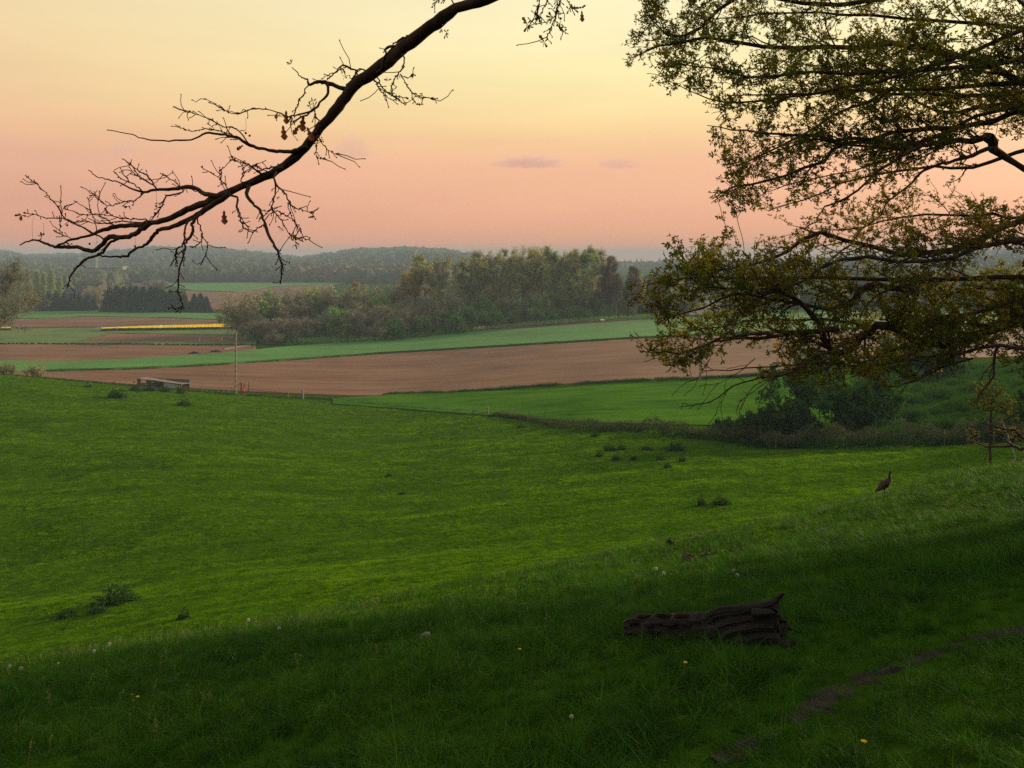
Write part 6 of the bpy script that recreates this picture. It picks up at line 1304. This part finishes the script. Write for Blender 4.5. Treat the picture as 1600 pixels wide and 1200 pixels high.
CLK = [(15, 1043, 'white dandelion clock at the left edge, the fainter of the two there'), (33, 1046, 'bright white dandelion clock second from the left edge'), (171, 1007, 'round white dandelion clock on the brow above the lower left corner'), (388, 969, 'small white dandelion clock on the brow, right of the short brown stick\'s left'), (436, 982, 'small dandelion clock just below the brow left of centre'), (893, 1139, 'white dandelion clock low in the picture, nearest the bottom edge'), (1152, 899, 'larger dandelion clock of the pair above the log'), (1146, 892, 'smaller dandelion clock of the pair above the log'), (1037, 896, 'dandelion clock on the slope below the brown leaf heap'), (1025, 889, 'faint dandelion clock just left of the one below the leaf heap'), (147, 1018, 'tiny dandelion clock left of and below the round one on the brow')]
for i, (px, py, lab) in enumerate(CLK):
    if px == 388: lab = 'small white dandelion clock standing out on the brow, between the twig and the lower left'
    p = at(px, py+20*10/12, 3); o = thing('dandelion_clock', tuple(p), lab, 'flower', 'white dandelion clocks on the near slope', rz=i); hs = max(.13, min(.26, 16*p.y/F))/.22; cs = min(1.2, max(.45, 2.8*p.y/F/.029)); o.scale = (cs, cs, hs)
    obj('stem', SM, o); h_ = obj('seed_head', SH[0], o, (0, 0, .235)); h_.scale = (1, 1, cs/hs)
for i, (px, py, lab) in enumerate([(91, 1046, 'yellow dandelion by the left edge, near the white clocks'), (215, 1105, 'yellow dandelion in the grass at the lower left'), (812, 1031, 'yellow dandelion in the dark grass left of the log'), (1071, 1057, 'yellow dandelion in the dark grass below the log'), (1350, 1194, 'orange-yellow dandelion at the bottom edge by the path')]):
    p = at(px, py+8, 3); o = thing('dandelion', tuple(p), lab, 'flower', 'yellow dandelions in the near grass', rz=i); o.scale = (.75, .75, .6); obj('stem', SM, o); h_ = obj('flower_head', PM, o, (0, 0, .22)); h_.scale = (1, 1, 1.2)
# fallen dead limb of the oak hanging in at the right edge
TD = Tree(77); mbx = MB()
for pl, y0, y1, r0, r1 in [([(1680, 660), (1640, 690), (1600, 702), (1585, 697), (1560, 697), (1540, 697), (1520, 690), (1500, 683)], 24, 26, .07, .012), ([(1582, 697), (1575, 690), (1560, 682), (1545, 680)], 24.6, 25, .035, .01), ([(1655, 664), (1605, 685), (1585, 672), (1565, 670), (1545, 662), (1533, 650)], 24, 24.6, .05, .012), ([(1590, 670), (1570, 676), (1555, 686), (1545, 700), (1540, 715), (1535, 727)], 24.5, 24.8, .018, .006)]:
    pts, r = refine(poly(pl, y0, y1), [r0, r1], 4, .012, rng); r = np.interp(np.linspace(0, 1, len(pts)), [0, 1], [r0, r1]); mbx.tube(pts-off, r, 6, cap=False)
mbx.build('dead_limb', M['bark'], o_right)
p = np.array(at(1587, 716, 20)); m_ = MB(); t_ = np.array(proj(1565, 655, p[1])); m_.tube([p-p+[0, 0, -.1], (t_-p)*.5, t_-p], [.06, .055, .04], 7); tag(m_.build('leaning_stake', M['greywood'], None, False, tuple(p)), 'dark leaning stake right of the young tree trunk', 'stake')
# ------------------------------------------------------------------ clouds far outside the haze
M['cloud'] = bpy.data.materials.new('cloud_vapour'); M['cloud'].use_nodes = True; nt = M['cloud'].node_tree; nt.nodes.clear()
pv = node(nt, 'ShaderNodeVolumePrincipled'); pv.inputs['Density'].default_value = .0027; pv.inputs['Color'].default_value = (.62, .55, .68, 1); nt.links.new(pv.outputs[0], node(nt, 'ShaderNodeOutputMaterial').inputs['Volume'])
def cloud(px, py, wpx, hpx, lab, seed):
    rs = np.random.default_rng(seed); Yd = 16000.0; c = np.array(proj(px, py, Yd)); w_, h_ = wpx*Yd/F/2, hpx*Yd/F/2; k, n = 40, 24; V = []; ph = rs.uniform(0, 6.28, 12)
    for i in range(n+1):
        a = math.pi*i/n
        for j in range(k):
            b = 6.283*j/k; d = np.array([math.sin(a)*math.cos(b), math.sin(a)*math.sin(b), math.cos(a)]); r = 1+.13*math.sin(5*d[0]*3+ph[0])+.10*math.sin(7*d[2]*3+6*d[0]+ph[1])+.09*math.sin(13*d[0]+9*d[1]+ph[2])+.05*math.sin(23*d[0]+ph[3]+8*d[2])
            V.append([d[0]*r*w_, d[1]*r*w_*.25, (d[2] if d[2] > 0 else d[2]*.45)*r*h_*1.3])
    i = np.arange(n)[:, None]*k; j = np.arange(k)[None]; j2 = (j+1) % k
    return tag(obj('cloud', mesh('cloud', np.array(V), np.stack([i+j, i+k+j, i+k+j2, i+j2], -1).reshape(-1, 4), M['cloud'], smooth=True), None, tuple(c)), lab, 'cloud', 'small mauve clouds low over the horizon')
cloud(828, 257, 118, 20, 'long thin mauve cloud low in the middle of the sky', 1)
cloud(552, 238, 62, 40, 'puffy mauve cloud just right of the bough', 2)
cloud(968, 259, 72, 18, 'faint flat mauve cloud left of the leafy oak', 3)
cloud(190, 238, 46, 22, 'small mauve cloud behind the bare twigs at the left', 4)
# ------------------------------------------------------------------ air
hb = MB(); zlo, zhi = -75.0, 40.0
hb.box((0, 2500, (zlo+zhi)/2), (9000, 7200, zhi-zlo))
hm = bpy.data.materials.new('haze_air'); hm.use_nodes = True; nt = hm.node_tree; nt.nodes.clear()
pv = node(nt, 'ShaderNodeVolumePrincipled'); pv.inputs['Density'].default_value = HAZE_D; pv.inputs['Color'].default_value = (*HAZE_C, 1)
pv.inputs['Anisotropy'].default_value = 0.0
nt.links.new(pv.outputs[0], node(nt, 'ShaderNodeOutputMaterial').inputs['Volume'])
ho = hb.build('haze', hm); tag(ho, 'thin grey evening haze lying over the whole valley', kind='stuff')
